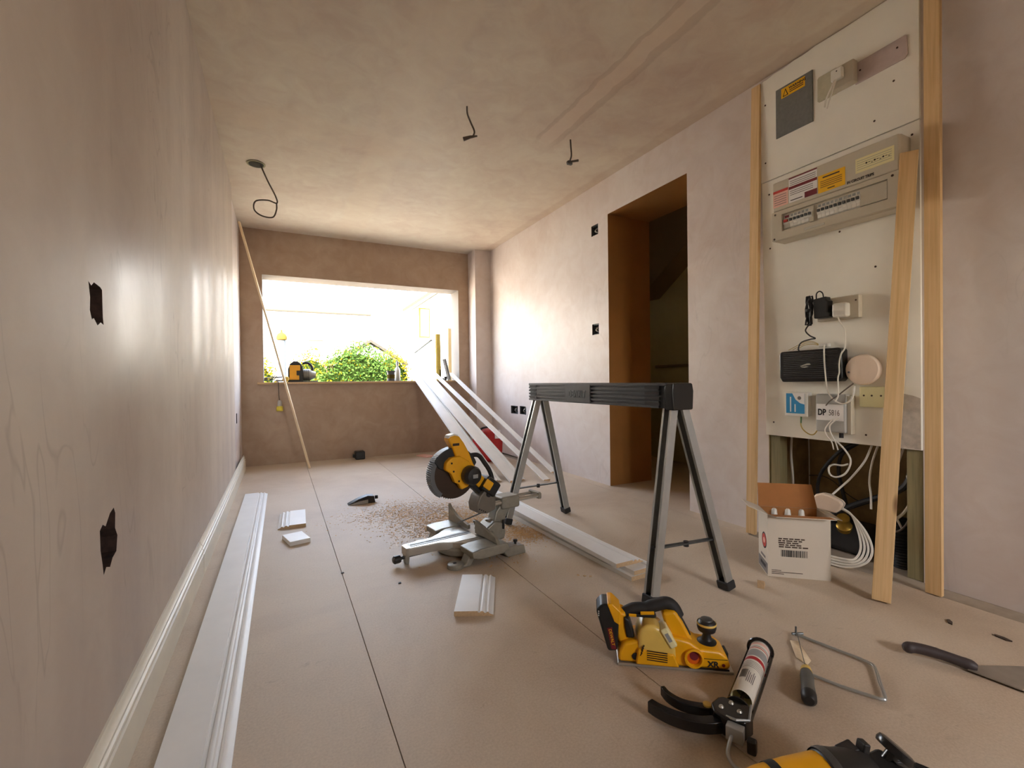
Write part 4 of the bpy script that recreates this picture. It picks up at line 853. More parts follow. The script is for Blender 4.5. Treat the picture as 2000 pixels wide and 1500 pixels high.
lp('kerf_slot', MB().box(-0.295, 0.02, -0.004, 0.004, 0.0792, 0.0798), 'ink', arm)
for s in (-1, 1): lp('kerf_edge', MB().box(-0.300, 0.0, s * 0.0175 - 0.001, s * 0.0175 + 0.001, 0.0782, 0.0797), 'saw_guard', arm)
lp('tip_leg', MB().prism([(-0.325, 0.045), (-0.300, 0.045), (-0.305, 0.0), (-0.320, 0.0)], -0.016, 0.016, 'y'), 'alu', arm, bev=0.003)
lp('lock_knob', MB().lathe([(0.007, 0), (0.007, 0.02), (0.016, 0.022), (0.018, 0.03), (0.018, 0.05), (0.012, 0.056)], (-0.320, 0, 0.030), (-1, 0, -0.05), 16), 'black', arm)
lp('detent_lever', MB().box(-0.31, -0.20, -0.008, 0.008, 0.028, 0.038), 'black', arm)
# bevel housing and post
lp('bevel_housing', MB().lathe([(0.02, 0), (0.045, 0.006), (0.050, 0.02), (0.050, 0.05), (0.040, 0.062)], (0.120, 0, 0.075), (1, 0, 0), 24), plain('brown_grey_casting', srgb(140, 122, 98), 0.55, 0.2), base)
lp('post_root', MB().prism([(0.03, 0.02), (0.20, 0.02), (0.21, 0.06), (0.18, 0.11), (0.14, 0.12), (0.06, 0.07)], -0.05, 0.05, 'y'), 'alu', base, bev=0.010)
post = lp('post', MB().prism([(0.135, 0.09), (0.190, 0.085), (0.255, 0.178), (0.255, 0.20), (0.195, 0.20), (0.160, 0.165)], -0.036, 0.030, 'y'), 'alu', bev=0.008)
lp('rail_clamp', MB().box(0.185, 0.300, -0.050, 0.050, 0.168, 0.232), 'alu', post, bev=0.012)
lp('clamp_lever', MB().cyl((0.19, -0.052, 0.12), (0.19, -0.052, 0.075), 0.006, n=10), 'black', post)
for y in (-0.032, 0.032):
    lp('rail', MB().cyl((0.05, y, 0.205), (0.435, y, 0.205), 0.0115, n=16), 'alu_bright', post)
lp('rail_end', MB().box(0.425, 0.448, -0.048, 0.048, 0.186, 0.224), 'alu', post, bev=0.008)
hd = lp('carriage', MB().prism([(0.045, 0.175), (0.040, 0.215), (0.055, 0.255), (0.080, 0.28), (0.12, 0.29), (0.150, 0.262), (0.150, 0.180), (0.10, 0.165)], -0.048, 0.048, 'y'), plain('dark_casting', srgb(118, 110, 98), 0.5, 0.3), bev=0.008)
lp('pivot_pin', MB().cyl((0.105, -0.054, 0.262), (0.105, 0.054, 0.262), 0.013, n=14), 'ink', hd)
for q in range(4): lp('scale_slot', MB().cyl((0.052 + q * 0.011, -0.0495, 0.196 - 0.006 * q), (0.052 + q * 0.011, -0.047, 0.196 - 0.006 * q), 0.0035, n=8), 'ink', hd)
lp('depth_rod', MB().cyl((-0.055, -0.02, 0.142), (0.09, -0.02, 0.170), 0.0035, n=8), 'steel_dark', hd)
# head: blade plane y=0.01
BC = (-0.066, 0.380); BR = 0.125
head = lp('head_arm', MB().prism([(0.105, 0.245), (0.135, 0.285), (0.06, 0.345), (0.0, 0.40), (-0.05, 0.40), (-0.04, 0.34), (0.03, 0.30), (0.07, 0.262)], -0.022, 0.030, 'y'), 'black', bev=0.006)
N = 60
teeth = []
for i in range(N):
    a = 2 * math.pi * i / N
    for r, da in ((BR, 0), (BR - 0.007, 0.055)): teeth.append((BC[0] + r * math.cos(a + da), BC[1] + r * math.sin(a + da)))
lp('blade', MB().prism(teeth, 0.008, 0.0105, 'y'), 'blade', head, smooth=False)
gd = []
for a in range(150, 392, 8): gd.append((BC[0] + 0.119 * math.cos(R(a)), BC[1] + 0.119 * math.sin(R(a))))
inner = [(BC[0] + 0.02 * math.cos(R(a)), BC[1] + 0.02 * math.sin(R(a))) for a in range(392, 149, -40)]
lp('blade_guard', MB().prism(gd + inner, -0.012, 0.028, 'y'), 'saw_guard', head, bev=0.004)
rim = [(BC[0] + (0.131 if i % 2 else 0.127) * math.cos(R(128 + i * 2.2)), BC[1] + (0.131 if i % 2 else 0.127) * math.sin(R(128 + i * 2.2))) for i in range(48)]
rim += [(BC[0] + 0.108 * math.cos(R(a)), BC[1] + 0.108 * math.sin(R(a))) for a in range(232, 127, -6)]
lp('guard_rim', MB().prism(rim, -0.016, 0.032, 'y'), plain('guard_grey', srgb(96, 98, 100), 0.45), head)
ug = [(BC[0] + 0.130 * math.cos(R(a)), BC[1] + 0.130 * math.sin(R(a))) for a in range(20, 149, 8)] + [(BC[0] - 0.085, BC[1] + 0.035), (BC[0], BC[1] + 0.0), (BC[0] + 0.09, BC[1] + 0.0)]
lp('upper_guard', MB().prism(ug, -0.020, 0.036, 'y'), 'black', head, bev=0.005)
gb = [(-0.125, 0.445), (-0.100, 0.465), (-0.05, 0.470), (0.0, 0.44), (0.03, 0.39), (0.02, 0.345), (-0.01, 0.315), (-0.045, 0.305), (-0.060, 0.335), (-0.080, 0.345), (-0.100, 0.39), (-0.130, 0.41)]
gx = lp('gear_case', MB().prism(gb, -0.046, -0.012, 'y'), 'yellow', head, bev=0.008)
for x, z in ((-0.098, 0.44), (-0.088, 0.40), (-0.06, 0.35)): lp('screw', MB().cyl((x, -0.047, z), (x, -0.045, z), 0.005, n=8), 'ink', gx)
lp('motor', MB().lathe([(0.040, 0), (0.046, 0.008), (0.046, 0.045), (0.038, 0.058), (0.020, 0.062)], (-0.005, -0.040, 0.375), (0.06, -1, 0), 24), 'black', head)
lp('motor_badge', MB().box(-0.015, 0.012, -0.1045, -0.100, 0.366, 0.384), 'tube_grey', head)
hy = [(-0.108, 0.548), (-0.098, 0.566), (-0.070, 0.572), (-0.045, 0.563), (-0.020, 0.530), (0.008, 0.480), (0.030, 0.425), (0.062, 0.375), (0.100, 0.340), (0.120, 0.315), (0.108, 0.280), (0.075, 0.285), (0.042, 0.318), (0.022, 0.372), (-0.005, 0.415), (-0.045, 0.432), (-0.066, 0.462), (-0.085, 0.512)]
hn = lp('handle', MB().prism(hy, -0.034, 0.024, 'y'), 'yellow', head, bev=0.012)
lp('trigger', MB().box(-0.085, -0.050, -0.0365, -0.030, 0.520, 0.532), 'saw_guard', hn, bev=0.001)
lp('handle_cap', MB().prism([(-0.106, 0.556), (-0.098, 0.572), (-0.070, 0.578), (-0.048, 0.570), (-0.060, 0.560), (-0.085, 0.558)], -0.028, 0.018, 'y'), 'white_plastic', hn, bev=0.004)
bt_ = MB(Matrix.Translation((0.115, -0.02, 0.300)) @ Matrix.Rotation(R(38), 4, 'Y')); bt_.box(-0.045, 0.048, -0.042, 0.042, -0.036, 0.040)
bat = lp('battery', bt_, 'black', head, bev=0.010)
bb = MB(Matrix.Translation((0.095, -0.066, 0.315)) @ Matrix.Rotation(R(38), 4, 'Y')); bb.box(-0.024, 0.024, -0.002, 0.006, -0.022, 0.022)
lp('battery_badge', bb, 'yellow', bat, bev=0.004)
lp('carry_handle', MB().tube(spline([(0.010, 0.01, 0.452), (0.045, 0.01, 0.458), (0.085, 0.01, 0.452), (0.120, 0.01, 0.41), (0.150, 0.01, 0.365), (0.165, 0.01, 0.315), (0.150, 0.01, 0.285)], 5), 0.0115, 10), 'black_rub', head)

# ------------------------------------------------------------------ cordless planer
u = Vector((0.8086, -0.5884, 0)); v = Vector((0.5884, 0.8086, 0))
t = thing('planer', 'yellow and black cordless planer with front knob and side battery', 'power tool', frame((0.869, 1.052, 0), u, v, (0, 0, 1)))
lp('base_plate', MB().box(-0.005, 0.312, 0.0, 0.098, 0.0, 0.008), 'alu_bright', None, bev=0.002)
bd = [(-0.004, 0.009), (0.302, 0.009), (0.305, 0.022), (0.296, 0.046), (0.276, 0.060), (0.225, 0.064), (0.196, 0.082), (0.150, 0.092), (0.105, 0.088), (0.045, 0.074), (0.012, 0.066), (-0.002, 0.040)]
body = lp('body', MB().prism(bd, 0.002, 0.096, 'y'), 'yellow', None, bev=0.010)
lp('sole_stripe', MB().box(0.205, 0.300, -0.0005, 0.003, 0.0095, 0.013), 'ink', body)
dome_ = [(0.050, 0.012), (0.052, 0.090), (0.060, 0.112), (0.078, 0.124), (0.100, 0.124), (0.122, 0.112), (0.134, 0.090), (0.158, 0.062), (0.160, 0.012)]
mh = lp('motor_housing', MB().prism(dome_, -0.006, 0.080, 'y'), 'yellow_pale', body, bev=0.014)
lp('motor_skirt', MB().prism([(0.044, 0.012), (0.052, 0.058), (0.150, 0.050), (0.166, 0.012)], -0.010, 0.05, 'y'), 'yellow', body, bev=0.006)
for q in range(5): lp('vent_slot', MB(Matrix.Translation((0.106, -0.0105, 0.028 + q * 0.0062)) @ Matrix.Rotation(R(4), 4, 'Y')).box(-0.030, 0.026, -0.0004, 0.0015, -0.0013, 0.0013), 'saw_guard', body)
for q in range(4): lp('vent_slot', MB(Matrix.Translation((0.060 + 0.002 * q, -0.0105, 0.044 + q * 0.007)) @ Matrix.Rotation(R(-55), 4, 'Y')).box(-0.005, 0.005, -0.0004, 0.0035, -0.0012, 0.0012), 'saw_guard', body)
lp('brush_cap', MB().lathe([(0.010, 0), (0.010, 0.004), (0.006, 0.005)], (0.045, 0.004, 0.030), (0, -1, 0), 16), 'ink', body)
lp('label_tab', MB(Matrix.Translation((0.138, -0.004, 0.090)) @ Matrix.Rotation(R(60), 4, 'Y')).box(-0.034, 0.026, -0.006, 0.05, -0.010, 0.012), 'cream_plate', body, bev=0.005)
lp('label_print', MB(Matrix.Translation((0.138, -0.004, 0.090)) @ Matrix.Rotation(R(60), 4, 'Y')).box(-0.020, 0.006, -0.0066, -0.006, -0.004, 0.006), 'tube_grey', body)
lp('chip_chute', MB().lathe([(0.026, -0.02), (0.026, 0.012), (0.021, 0.013), (0.019, 0.009), (0.018, -0.010)], (0.205, 0.004, 0.040), (0, -1, 0.06), 28), 'yellow', body)
lp('chute_bore', MB().lathe([(0.0175, -0.02), (0.0175, 0.004)], (0.205, 0.004, 0.040), (0, -1, 0.06), 24), 'orange', body)
lp('chute_shade', MB().lathe([(0.012, -0.02), (0.012, 0.0046)], (0.206, 0.004, 0.045), (0, -1, 0.06), 20), 'maroon', body)
text('lettering', 'XR', 0.022, frame((0, 0, 0), (1, 0, 0), (0, 0, 1), (0, -1, 0)), 'ink', body, bold=0.0008).matrix_basis = Matrix()
lt = [c for c in body.children if c.name.startswith('lettering')][-1]
lt.data.transform(wm(body)); lt.data.transform(Matrix.Translation((0.243, 0.0012, 0.0175)))
lp('screw', MB().cyl((0.285, 0.0005, 0.024), (0.285, 0.003, 0.024), 0.0045, n=10), 'maroon', body)
lp('side_seam', MB().box(0.225, 0.296, 0.0008, 0.003, 0.0385, 0.040), 'ochre_cap', body)
lp('front_catch', MB().box(0.298, 0.306, 0.03, 0.07, 0.020, 0.045), 'black', body, bev=0.003)
# handle loop
lp('handle', MB().tube(spline([(0.012, 0.05, 0.128), (0.045, 0.05, 0.146), (0.078, 0.05, 0.150), (0.110, 0.05, 0.160), (0.140, 0.05, 0.168), (0.160, 0.05, 0.156), (0.172, 0.05, 0.132)], 5), [0.016] * 12 + [0.018] * 19, 14), 'black_rub', body)
lp('grip_inlay', MB().box(0.030, 0.052, 0.032, 0.034, 0.128, 0.137), 'yellow', body, bev=0.002)
lp('grip_inlay', MB(Matrix.Translation((0.085, 0.033, 0.142)) @ Matrix.Rotation(R(-5), 4, 'Y')).box(-0.022, 0.018, -0.002, 0.002, -0.005, 0.005), 'yellow', body, bev=0.002)
lp('trigger', MB().box(0.03, 0.11, 0.038, 0.062, 0.124, 0.136), 'black', body, bev=0.005)
lp('front_strut', MB().prism([(0.122, 0.150), (0.160, 0.158), (0.182, 0.125), (0.214, 0.062), (0.150, 0.068), (0.142, 0.10), (0.128, 0.128)], 0.022, 0.078, 'y'), 'yellow', body, bev=0.010)
lp('strut_rubber', MB().prism([(0.158, 0.164), (0.172, 0.150), (0.206, 0.086), (0.200, 0.078), (0.176, 0.128), (0.160, 0.152)], 0.034, 0.066, 'y'), 'black_rub', body, bev=0.004)
lp('rear_pillar', MB().prism([(-0.010, 0.150), (0.022, 0.142), (0.020, 0.104), (0.034, 0.064), (0.000, 0.05), (-0.010, 0.090)], 0.020, 0.080, 'y'), 'yellow', body, bev=0.010)
lp('pillar_rubber', MB().prism([(0.014, 0.135), (0.030, 0.128), (0.046, 0.075), (0.022, 0.072), (0.018, 0.10)], 0.014, 0.085, 'y'), 'black', body, bev=0.006)
bm_ = MB(); bm_.prism([(-0.066, 0.150), (-0.050, 0.168), (-0.018, 0.170), (0.002, 0.150), (-0.004, 0.034), (-0.032, 0.030)], 0.012, 0.088, 'y')
bt2 = lp('battery', bm_, 'black', body, bev=0.008)
lp('battery_band', MB().prism([(-0.034, 0.1715), (-0.018, 0.1725), (0.006, 0.150), (0.002, 0.110), (-0.014, 0.120), (-0.026, 0.150)], 0.010, 0.090, 'y'), 'yellow', bt2, bev=0.004)
lp('battery_label', MB().prism([(-0.034, 0.100), (-0.020, 0.104), (-0.008, 0.040), (-0.022, 0.040)], 0.0105, 0.013, 'y'), 'maroon', bt2)
text('lettering', 'DEWALT', 0.012, frame((0, 0, 0), (0.2, 0, -0.98), (0.98, 0, 0.2), (0, -1, 0)), 'sign_yellow', bt2)
lt = [c for c in bt2.children if c.name.startswith('lettering')][-1]
lt.data.transform(wm(bt2)); lt.data.transform(Matrix.Translation((-0.030, 0.0100, 0.098)))
for q in range(3): lp('charge_led', MB().cyl((-0.058, 0.0105 + 0.0, 0.148 - q * 0.006), (-0.058, 0.013, 0.148 - q * 0.006), 0.0018, n=6), 'white_plastic', bt2)
# front knob
kn = lp('front_knob', MB().lathe([(0.026, 0), (0.027, 0.004), (0.016, 0.010), (0.011, 0.022), (0.012, 0.030), (0.024, 0.036), (0.027, 0.046), (0.026, 0.056), (0.020, 0.064), (0.016, 0.066)], (0.252, 0.050, 0.060), n=28), 'black', body)
lp('knob_ring', MB().lathe([(0.0262, 0.0), (0.0276, 0.003), (0.0262, 0.007)], (0.252, 0.050, 0.1125), n=28, caps=False), 'yellow_pale', kn)
lp('knob_dial', MB().lathe([(0.0175, 0), (0.016, 0.005), (0.010, 0.007)], (0.252, 0.050, 0.124), n=24), 'steel_dark', kn)

# ------------------------------------------------------------------ sealant gun
gu = Vector((0.900, 0.436, 0)); gv = Vector((-0.436, 0.900, 0))
t = thing('sealant_gun', 'black skeleton sealant gun loaded with a white printed cartridge', 'sealant gun', frame((0.985, 0.750, 0), gu, gv, (0, 0, 1)))
CZ = 0.034
ct = lp('cartridge', MB().lathe([(0.0245, 0.025), (0.0255, 0.026), (0.0255, 0.285), (0.020, 0.290), (0.008, 0.292)], (0, 0, CZ), (1, 0, 0), 28, caps=False), 'tube_white', None)
lp('cartridge_bore', MB().lathe([(0.024, 0.0), (0.024, 0.05), (0.001, 0.051)], (0.0255, 0, CZ), (1, 0, 0), 24, caps=False), 'cream_plate', ct)
def band(a, b_, mt): lp('print_band', MB().lathe([(0.02565, a), (0.02565, b_)], (0, 0, CZ), (1, 0, 0), 28, caps=False), mt, ct)
band(0.180, 0.196, 'tube_red'); band(0.202, 0.238, 'tube_grey'); band(0.268, 0.278, 'paper_pink'); band(0.246, 0.250, 'red'); band(0.254, 0.257, 'ink_grey')
for q in range(5): band(0.140 + q * 0.007, 0.142 + q * 0.007, 'ink_grey')
b = MB()
for q in range(7):
    a0 = R(100 + q * 7)
    for z0 in (0,):
        pass
bc = MB(); a0, a1 = 0.045, 0.120
for q in range(9):
    y0 = -0.0205 + q * 0.0016
    ang0, ang1 = R(118 + q * 4.5), R(118 + q * 4.5 + 2.6); r_ = 0.0258
    bc.add([(x, r_ * math.cos(g_), CZ + r_ * math.sin(g_)) for x in (0.085, 0.125) for g_ in (ang0 + R(-70), ang1 + R(-70))], [(0, 1, 3, 2)])
lp('barcode', bc, 'ink', ct)
for q in range(5):
    ang0, ang1 = R(92 + q * 9), R(96 + q * 9); r_ = 0.0258
    lp('print_line', MB().add([(x, r_ * math.cos(g_), CZ + r_ * math.sin(g_)) for x in (0.07, 0.12 - 0.006 * (q % 3)) for g_ in (ang0, ang1)], [(0, 1, 3, 2)]), 'ink_grey', ct)
lp('nozzle', MB().lathe([(0.012, 0), (0.010, 0.012), (0.007, 0.030), (0.005, 0.050), (0.004, 0.051)], (0.290, 0, CZ), (1, 0, 0), 16), 'white_plastic', ct)
fr_ = lp('frame', MB().tube(spline([(-0.015, -0.029, CZ - 0.012), (0.10, -0.030, CZ - 0.012), (0.27, -0.030, CZ - 0.010), (0.288, -0.028, CZ), ], 6), 0.0042, 8), 'black_gloss', None)
lp('frame_side', MB().tube([(-0.015, 0.029, CZ - 0.012), (0.10, 0.030, CZ - 0.012), (0.285, 0.030, CZ - 0.008)], 0.0042, 8), 'black_gloss', fr_)
lp('front_ring', MB().tube([(0.287, 0.031 * math.cos(a), CZ + 0.031 * math.sin(a)) for a in [2 * math.pi * i / 24 for i in range(25)]], 0.0052, 8), 'black_gloss', fr_)
lp('rear_plate', MB().lathe([(0.030, 0), (0.030, 0.004)], (-0.018, 0, CZ), (1, 0, 0), 24), 'black_gloss', fr_)
lp('plunger_rod', MB().cyl((-0.10, 0, CZ), (0.076, 0, CZ), 0.0045, n=10), 'saw_guard', fr_)
lp('plunger_disc', MB().lathe([(0.022, 0), (0.022, 0.003)], (0.072, 0, CZ), (1, 0, 0), 20), 'steel_dark', fr_)
hb = lp('trigger_housing', MB().prism([(-0.018, -0.030), (-0.018, 0.032), (-0.030, 0.042), (-0.060, 0.050), (-0.085, 0.038), (-0.095, 0.010), (-0.085, -0.030), (-0.055, -0.040)], 0.012, 0.056, 'z'), 'black_gloss', None, bev=0.005)
lp('housing_clip', MB().tube([(-0.02, -0.030, 0.058), (-0.075, -0.036, 0.058), (-0.09, -0.012, 0.058), (-0.085, 0.01, 0.054)], 0.003, 6), 'steel', hb)
for x, y in ((-0.035, 0.01), (-0.062, 0.026), (-0.055, -0.012)): lp('rivet', MB().lathe([(0.006, 0), (0.004, 0.004)], (x, y, 0.056), n=10), 'alu_bright', hb)
def blade_strip(pts, w, z0, z1, name, mt, par):
    L_ = []; R_ = []
    P = spline(pts, 5)
    for i, p in enumerate(P):
        d = (P[min(i + 1, len(P) - 1)] - P[max(i - 1, 0)]).normalized(); n_ = Vector((-d.y, d.x, 0)); ww = w[0] + (w[1] - w[0]) * i / (len(P) - 1)
        L_.append((p.x + n_.x * ww, p.y + n_.y * ww)); R_.append((p.x - n_.x * ww, p.y - n_.y * ww))
    return lp(name, MB().prism(L_ + R_[::-1], z0, z1, 'z'), mt, par, bev=0.003)
blade_strip([(-0.080, 0.022), (-0.108, 0.055), (-0.125, 0.105), (-0.125, 0.150), (-0.118, 0.178)], (0.014, 0.009), 0.014, 0.042, 'handle', 'black_gloss', hb)
blade_strip([(-0.045, 0.045), (-0.060, 0.075), (-0.070, 0.115), (-0.062, 0.150), (-0.045, 0.172)], (0.011, 0.006), 0.016, 0.040, 'trigger', 'black_gloss', hb)
lp('yellow_pivot', MB().lathe([(0.010, 0), (0.010, 0.004), (0.007, 0.006)], (-0.052, 0.060, 0.040), n=16), 'yellow_pale', hb)
lp('release_plate', MB().box(-0.112, -0.090, -0.030, 0.006, 0.020, 0.052), 'steel', hb, bev=0.002)
lp('hook_rod', MB().tube(spline([(-0.10, -0.008, CZ), (-0.125, -0.006, 0.028), (-0.150, -0.008, 0.015), (-0.165, -0.028, 0.007), (-0.160, -0.060, 0.006)], 6), 0.0042, 8), 'steel', hb)
lp('stop_pad', MB().box(-0.108, -0.090, -0.055, -0.036, 0.004, 0.035), 'black', hb, bev=0.004)

# ------------------------------------------------------------------ coping saw
t = thing('coping_saw', 'coping saw with thin steel bow frame and grey wooden handle on the floor', 'saw', (1.40, 0.75, 0))
fz = 0.008
obj('bow', MB().tube(spline([(1.462, 0.905, 0.010), (1.478, 0.84, fz), (1.494, 0.765, fz), (1.500, 0.722, fz), (1.490, 0.700, fz), (1.430, 0.660, fz), (1.372, 0.622, fz), (1.358, 0.622, fz), (1.345, 0.645, fz), (1.320, 0.70, fz), (1.294, 0.762, 0.012)], 6), 0.0042, 8), 'steel', t)
obj('blade', MB().beam((1.460, 0.900, 0.012), (1.292, 0.772, 0.016), (0, 0, 1), 0.006, 0.0008), 'steel_dark', t)
obj('tension_pin', MB().cyl((1.452, 0.912, 0.010), (1.480, 0.894, 0.012), 0.004, n=8), 'steel_dark', t)
obj('tension_pin', MB().cyl((1.461, 0.905, 0.006), (1.461, 0.905, 0.034), 0.003, n=8), 'steel_dark', t)
hd_ = Vector((1.140, 0.672, 0.018)) - Vector((1.300, 0.778, 0.018))
obj('ferrule', MB().lathe([(0.007, 0), (0.013, 0.004), (0.015, 0.022)], (1.300, 0.778, 0.018), hd_, 14), 'yellow_pale', t)
obj('handle', MB().lathe([(0.014, 0), (0.0165, 0.02), (0.0155, 0.06), (0.0175, 0.10), (0.0165, 0.118), (0.010, 0.126)], Vector((1.300, 0.778, 0.018)) + hd_.normalized() * 0.022, hd_, 18), plain('grey_painted_wood', srgb(88, 88, 82), 0.5), t)
obj('end_cap', MB().lathe([(0.0178, 0), (0.0172, 0.022), (0.011, 0.030)], Vector((1.300, 0.778, 0.018)) + hd_.normalized() * 0.122, hd_, 18), 'black', t)
sh = tag(obj('wood_shaving', MB().add([(1.440, 0.885, 0.001), (1.415, 0.895, 0.006), (1.352, 0.838, 0.001), (1.345, 0.800, 0.002), (1.372, 0.806, 0.0015)], [(0, 1, 2, 3, 4)]), 'pine_pale'), 'pale curled wood shaving beneath the coping saw', 'shaving')
sh.modifiers.new('thickness', 'SOLIDIFY').thickness = 0.002

# ------------------------------------------------------------------ filling knife at the right edge
t = thing('filling_knife', 'filling knife with dark handle and wide grey blade at the right edge', 'knife', (1.72, 0.55, 0))
obj('handle', MB().tube(spline([(1.646, 0.700, 0.022), (1.668, 0.678, 0.026), (1.692, 0.640, 0.024), (1.712, 0.598, 0.019), (1.728, 0.563, 0.013)], 6), [0.008, 0.013, 0.015, 0.016, 0.0155] + [0.015] * 8 + [0.014] * 7 + [0.015] * 3 + [0.013, 0.009], 12), plain('dark_red_grey_wood', srgb(62, 52, 52), 0.55), t)
obj('blade', MB().prism([(1.704, 0.575), (1.736, 0.580), (1.79, 0.55), (1.86, 0.51), (1.90, 0.42), (1.74, 0.38), (1.716, 0.47)], 0.006, 0.0085, 'z'), plain('dusty_steel', srgb(146, 136, 124), 0.55, 0.3), t)

# ------------------------------------------------------------------ yellow tool cut off by the bottom edge
tu = Vector((0.930, -0.367, 0)); tv = Vector((0.367, 0.930, 0))
t = thing('trim_router', 'yellow and black handheld power tool at the bottom edge of the view', 'power tool', frame((0.80, 0.545, 0), tu, tv, (0, 0, 1)))
AX = 0.052
bdy = lp('body', MB().lathe([(0.030, -0.06), (0.042, -0.045), (0.048, -0.01), (0.052, 0.05), (0.053, 0.11), (0.050, 0.118)], (0, 0, AX + 0.002), (1, 0, 0.10), 32), 'yellow', None)
lp('black_stripe', MB().lathe([(0.0505, 0.0), (0.0520, 0.018)], (0.008, 0, AX + 0.003), (1, 0, 0.10), 32, caps=False), 'black', bdy)
lp('nose_collar', MB().lathe([(0.052, 0), (0.056, 0.006), (0.056, 0.02), (0.052, 0.035), (0.047, 0.075), (0.040, 0.09)], (0.112, 0, AX + 0.014), (1, 0, 0.12), 32), 'black', bdy)
lp('collar_ring', MB().lathe([(0.0565, 0), (0.0575, 0.003), (0.0575, 0.012), (0.0565, 0.015)], (0.114, 0, AX + 0.0145), (1, 0, 0.12), 32, caps=False), 'steel_dark', bdy)
lp('lock_lever', MB(Matrix.Translation((0.168, 0.018, AX + 0.055)) @ Matrix.Rotation(R(-20), 4, 'Y')).box(-0.014, 0.020, -0.014, 0.014, -0.012, 0.012), 'black', bdy, bev=0.004)
lp('lock_tab', MB(Matrix.Translation((0.192, 0.01, AX + 0.066)) @ Matrix.Rotation(R(12), 4, 'Y')).box(-0.006, 0.008, -0.010, 0.010, -0.020, 0.016), 'black', bdy, bev=0.003)
lp('yoke', MB().prism([(0.180, 0.03), (0.185, 0.092), (0.225, 0.100), (0.245, 0.108), (0.250, 0.060), (0.240, 0.03)], -0.030, 0.030, 'y'), 'black', bdy, bev=0.010)
kb = lp('knob', MB().lathe([(0.011, 0), (0.011, 0.016), (0.030, 0.018), (0.032, 0.024), (0.030, 0.032), (0.024, 0.034)], (0.238, 0.004, 0.098), (0.62, -0.05, 0.78), 24), 'black_gloss', bdy)
lp('rest', MB().box(-0.02, 0.10, -0.03, 0.03, 0.0, 0.03), 'black', bdy, bev=0.008)
t = thing('tool_grip', 'dark grey ribbed grip with yellow trim beside the yellow tool at the bottom edge', 'tool', rz((1.135, 0.455, 0), -62))
gp = lp('grip', MB().prism([(-0.055, -0.022), (-0.05, -0.032), (0.09, -0.030), (0.10, 0), (0.09, 0.030), (-0.05, 0.032), (-0.055, 0.022)], 0.0, 0.036, 'z'), plain('grip_grey', srgb(74, 72, 68), 0.6), None, bev=0.010)
for q in range(3):
    rr = 0.010 + q * 0.006
    lp('rib', MB().tube([(-0.005 + (rr + 0.022) * math.cos(a), rr * math.sin(a), 0.0365) for a in [2 * math.pi * i / 24 for i in range(25)]], 0.002, 6), 'black', gp)
lp('trim', MB().box(-0.058, 0.09, 0.030, 0.038, 0.004, 0.022), 'yellow_pale', gp, bev=0.003)

# ------------------------------------------------------------------ small things on the floor
t = thing('tool_bag', 'red bag with a white tag behind the leaning boards', 'bag', (1.93, 4.35, 0))
obj('bag_body', MB().prism([(1.78, 0.10), (1.80, 0.28), (1.84, 0.33), (2.02, 0.33), (2.07, 0.26), (2.06, 0.10), (2.02, 0.0), (1.82, 0.0)], 4.30, 4.52, 'y'), 'red_bag', t, bev=0.04, segs=3)
obj('tag', MB().box(1.96, 2.02, 4.285, 4.300, 0.24, 0.325), 'paper_white', t, bev=0.002)
obj('strap', MB().tube(spline([(1.83, 4.40, 0.30), (1.86, 4.38, 0.345), (1.97, 4.38, 0.35), (2.02, 4.40, 0.30)], 6), 0.010, 8), 'black_rub', t)
tag(obj('laminate_offcut', MB(rz((1.43, 5.02, 0), 20)).box(-0.05, 0.06, -0.10, 0.09, 0, 0.012), 'paper_pink', bev=0.002), 'thin pale pink offcut on the floor below the window', 'offcut')
t = thing('putty_wedge', 'small black pointed tool lying alone mid floor', 'tool', (0.50, 3.29, 0))
obj('body', MB().prism([(0.400, 0.0), (0.405, 0.006), (0.470, 0.036), (0.530, 0.052), (0.572, 0.046), (0.580, 0.0)], 3.27, 3.33, 'y'), 'black', t, bev=0.005)
obj('metal_blade', MB().prism([(0.402, 0.002), (0.47, 0.020), (0.530, 0.026), (0.530, 0.002)], 3.264, 3.272, 'y'), 'dp_grey', t)
obj('thumb_wheel', MB().lathe([(0.012, 0), (0.012, 0.018)], (0.582, 3.30, 0.030), (1, 0, 0), 14), 'black_rub', t)
t = thing('tape_roll', 'small black box-shaped roll on the floor against the window wall', 'box', (0.77, 5.22, 0))
obj('case', MB().box(0.715, 0.815, 5.16, 5.27, 0, 0.088), 'black', t, bev=0.012)
obj('side_lug', MB().box(0.695, 0.716, 5.19, 5.24, 0.02, 0.055), 'black_rub', t, bev=0.004)
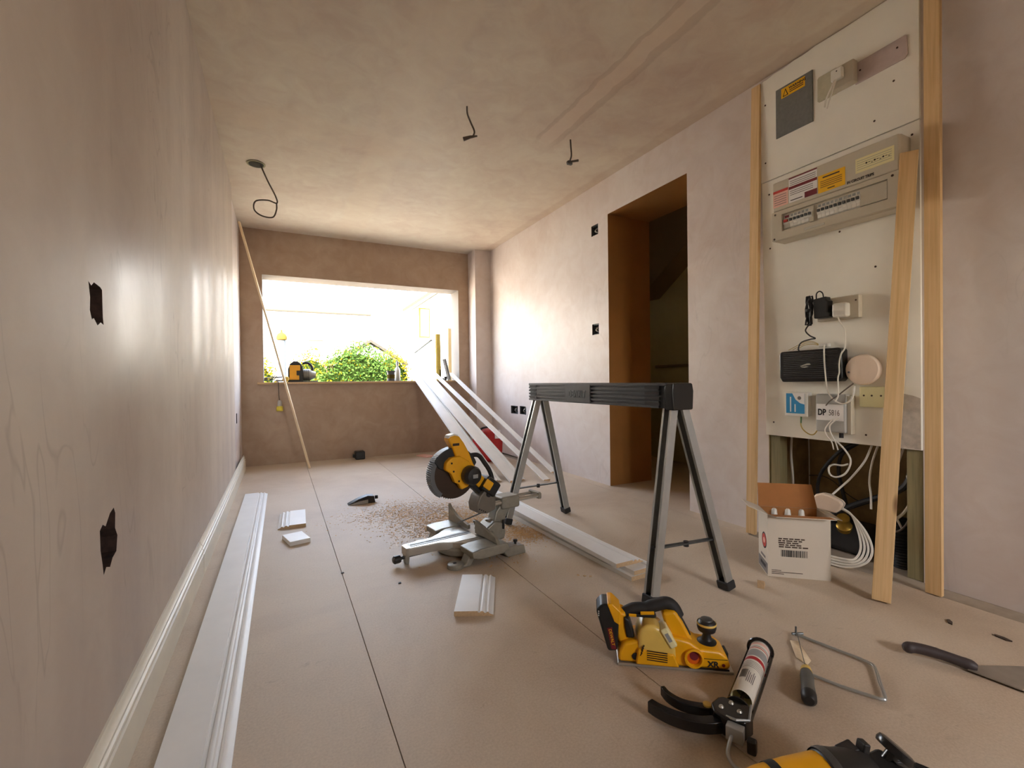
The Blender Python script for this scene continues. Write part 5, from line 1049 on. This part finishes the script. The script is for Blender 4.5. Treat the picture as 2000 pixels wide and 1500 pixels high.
tag(obj('plaster_chip', MB(rz((1.70, 1.19, 0), 30)).prism([(-0.022, 0), (-0.018, 0.03), (0.005, 0.018), (0.03, 0.0)], -0.012, 0.012, 'y'), 'mdf'), 'beige wedge-shaped plaster chip on the floor near the carton', 'chip')
for q, (x, y, s) in enumerate(((2.00, 0.72, 0.012), (2.02, 0.60, 0.014))):
    tag(obj('wood_scrap', MB(rz((x, y, 0), 25 + 50 * q)).prism([(-s * 1.6, -s * .4), (0, -s * .6), (s * 1.5, -s * .1), (s, s * .5), (-s, s * .4)], 0, 0.004, 'z'), 'saw_guard'), ['brown splinter on the floor right of the tall lath', 'dark curled splinter on the floor nearest the right edge'][q], 'scrap')
for q, (x, y) in enumerate(((0.430, 1.905), (0.232, 2.124), (1.12, 1.62), (1.14, 1.60), (1.16, 1.585))):
    tag(obj('floor_speck', MB(rz((x, y, 0), 40 * q)).prism([(-0.006, -0.004), (0.005, -0.005), (0.007, 0.003), (-0.003, 0.005)], 0, 0.003, 'z'), 'ink' if q < 2 else 'mdf'), ['tiny dark speck on the floor in front of the mitre saw', 'tiny dark speck on the floor seam', 'leftmost of three tiny wood crumbs before the flat board stack', 'middle one of three tiny wood crumbs before the flat board stack', 'rightmost of three tiny wood crumbs before the flat board stack'][q], 'speck', None if q < 2 else 'crumbs by the stack')
# sawdust
rnd = random.Random(11); b = MB()
for q in range(11000):
    c = rnd.choice(((0.86, 2.75, 0.30, 0.36), (0.80, 2.55, 0.22, 0.25), (1.02, 2.60, 0.16, 0.25), (1.18, 2.20, 0.10, 0.12), (0.68, 2.95, 0.28, 0.25), (0.9, 2.2, 0.15, 0.2)))
    x, y = rnd.gauss(c[0], c[2] * 0.6), rnd.gauss(c[1], c[3] * 0.6); s = rnd.uniform(0.0012, 0.0042); a = rnd.uniform(0, 3.1)
    cx, sx = math.cos(a) * s, math.sin(a) * s
    b.add([(x - cx * 2, y - sx * 2, 0.0004), (x + sx, y - cx, 0.0004), (x + cx * 2, y + sx * 2, 0.0012), (x - sx, y + cx, 0.0016)], [(0, 1, 2, 3)])
o = tag(obj('sawdust', b, 'dust', smooth=False), 'scattered sawdust on the floor behind and around the mitre saw', 'sawdust'); o['kind'] = 'stuff'
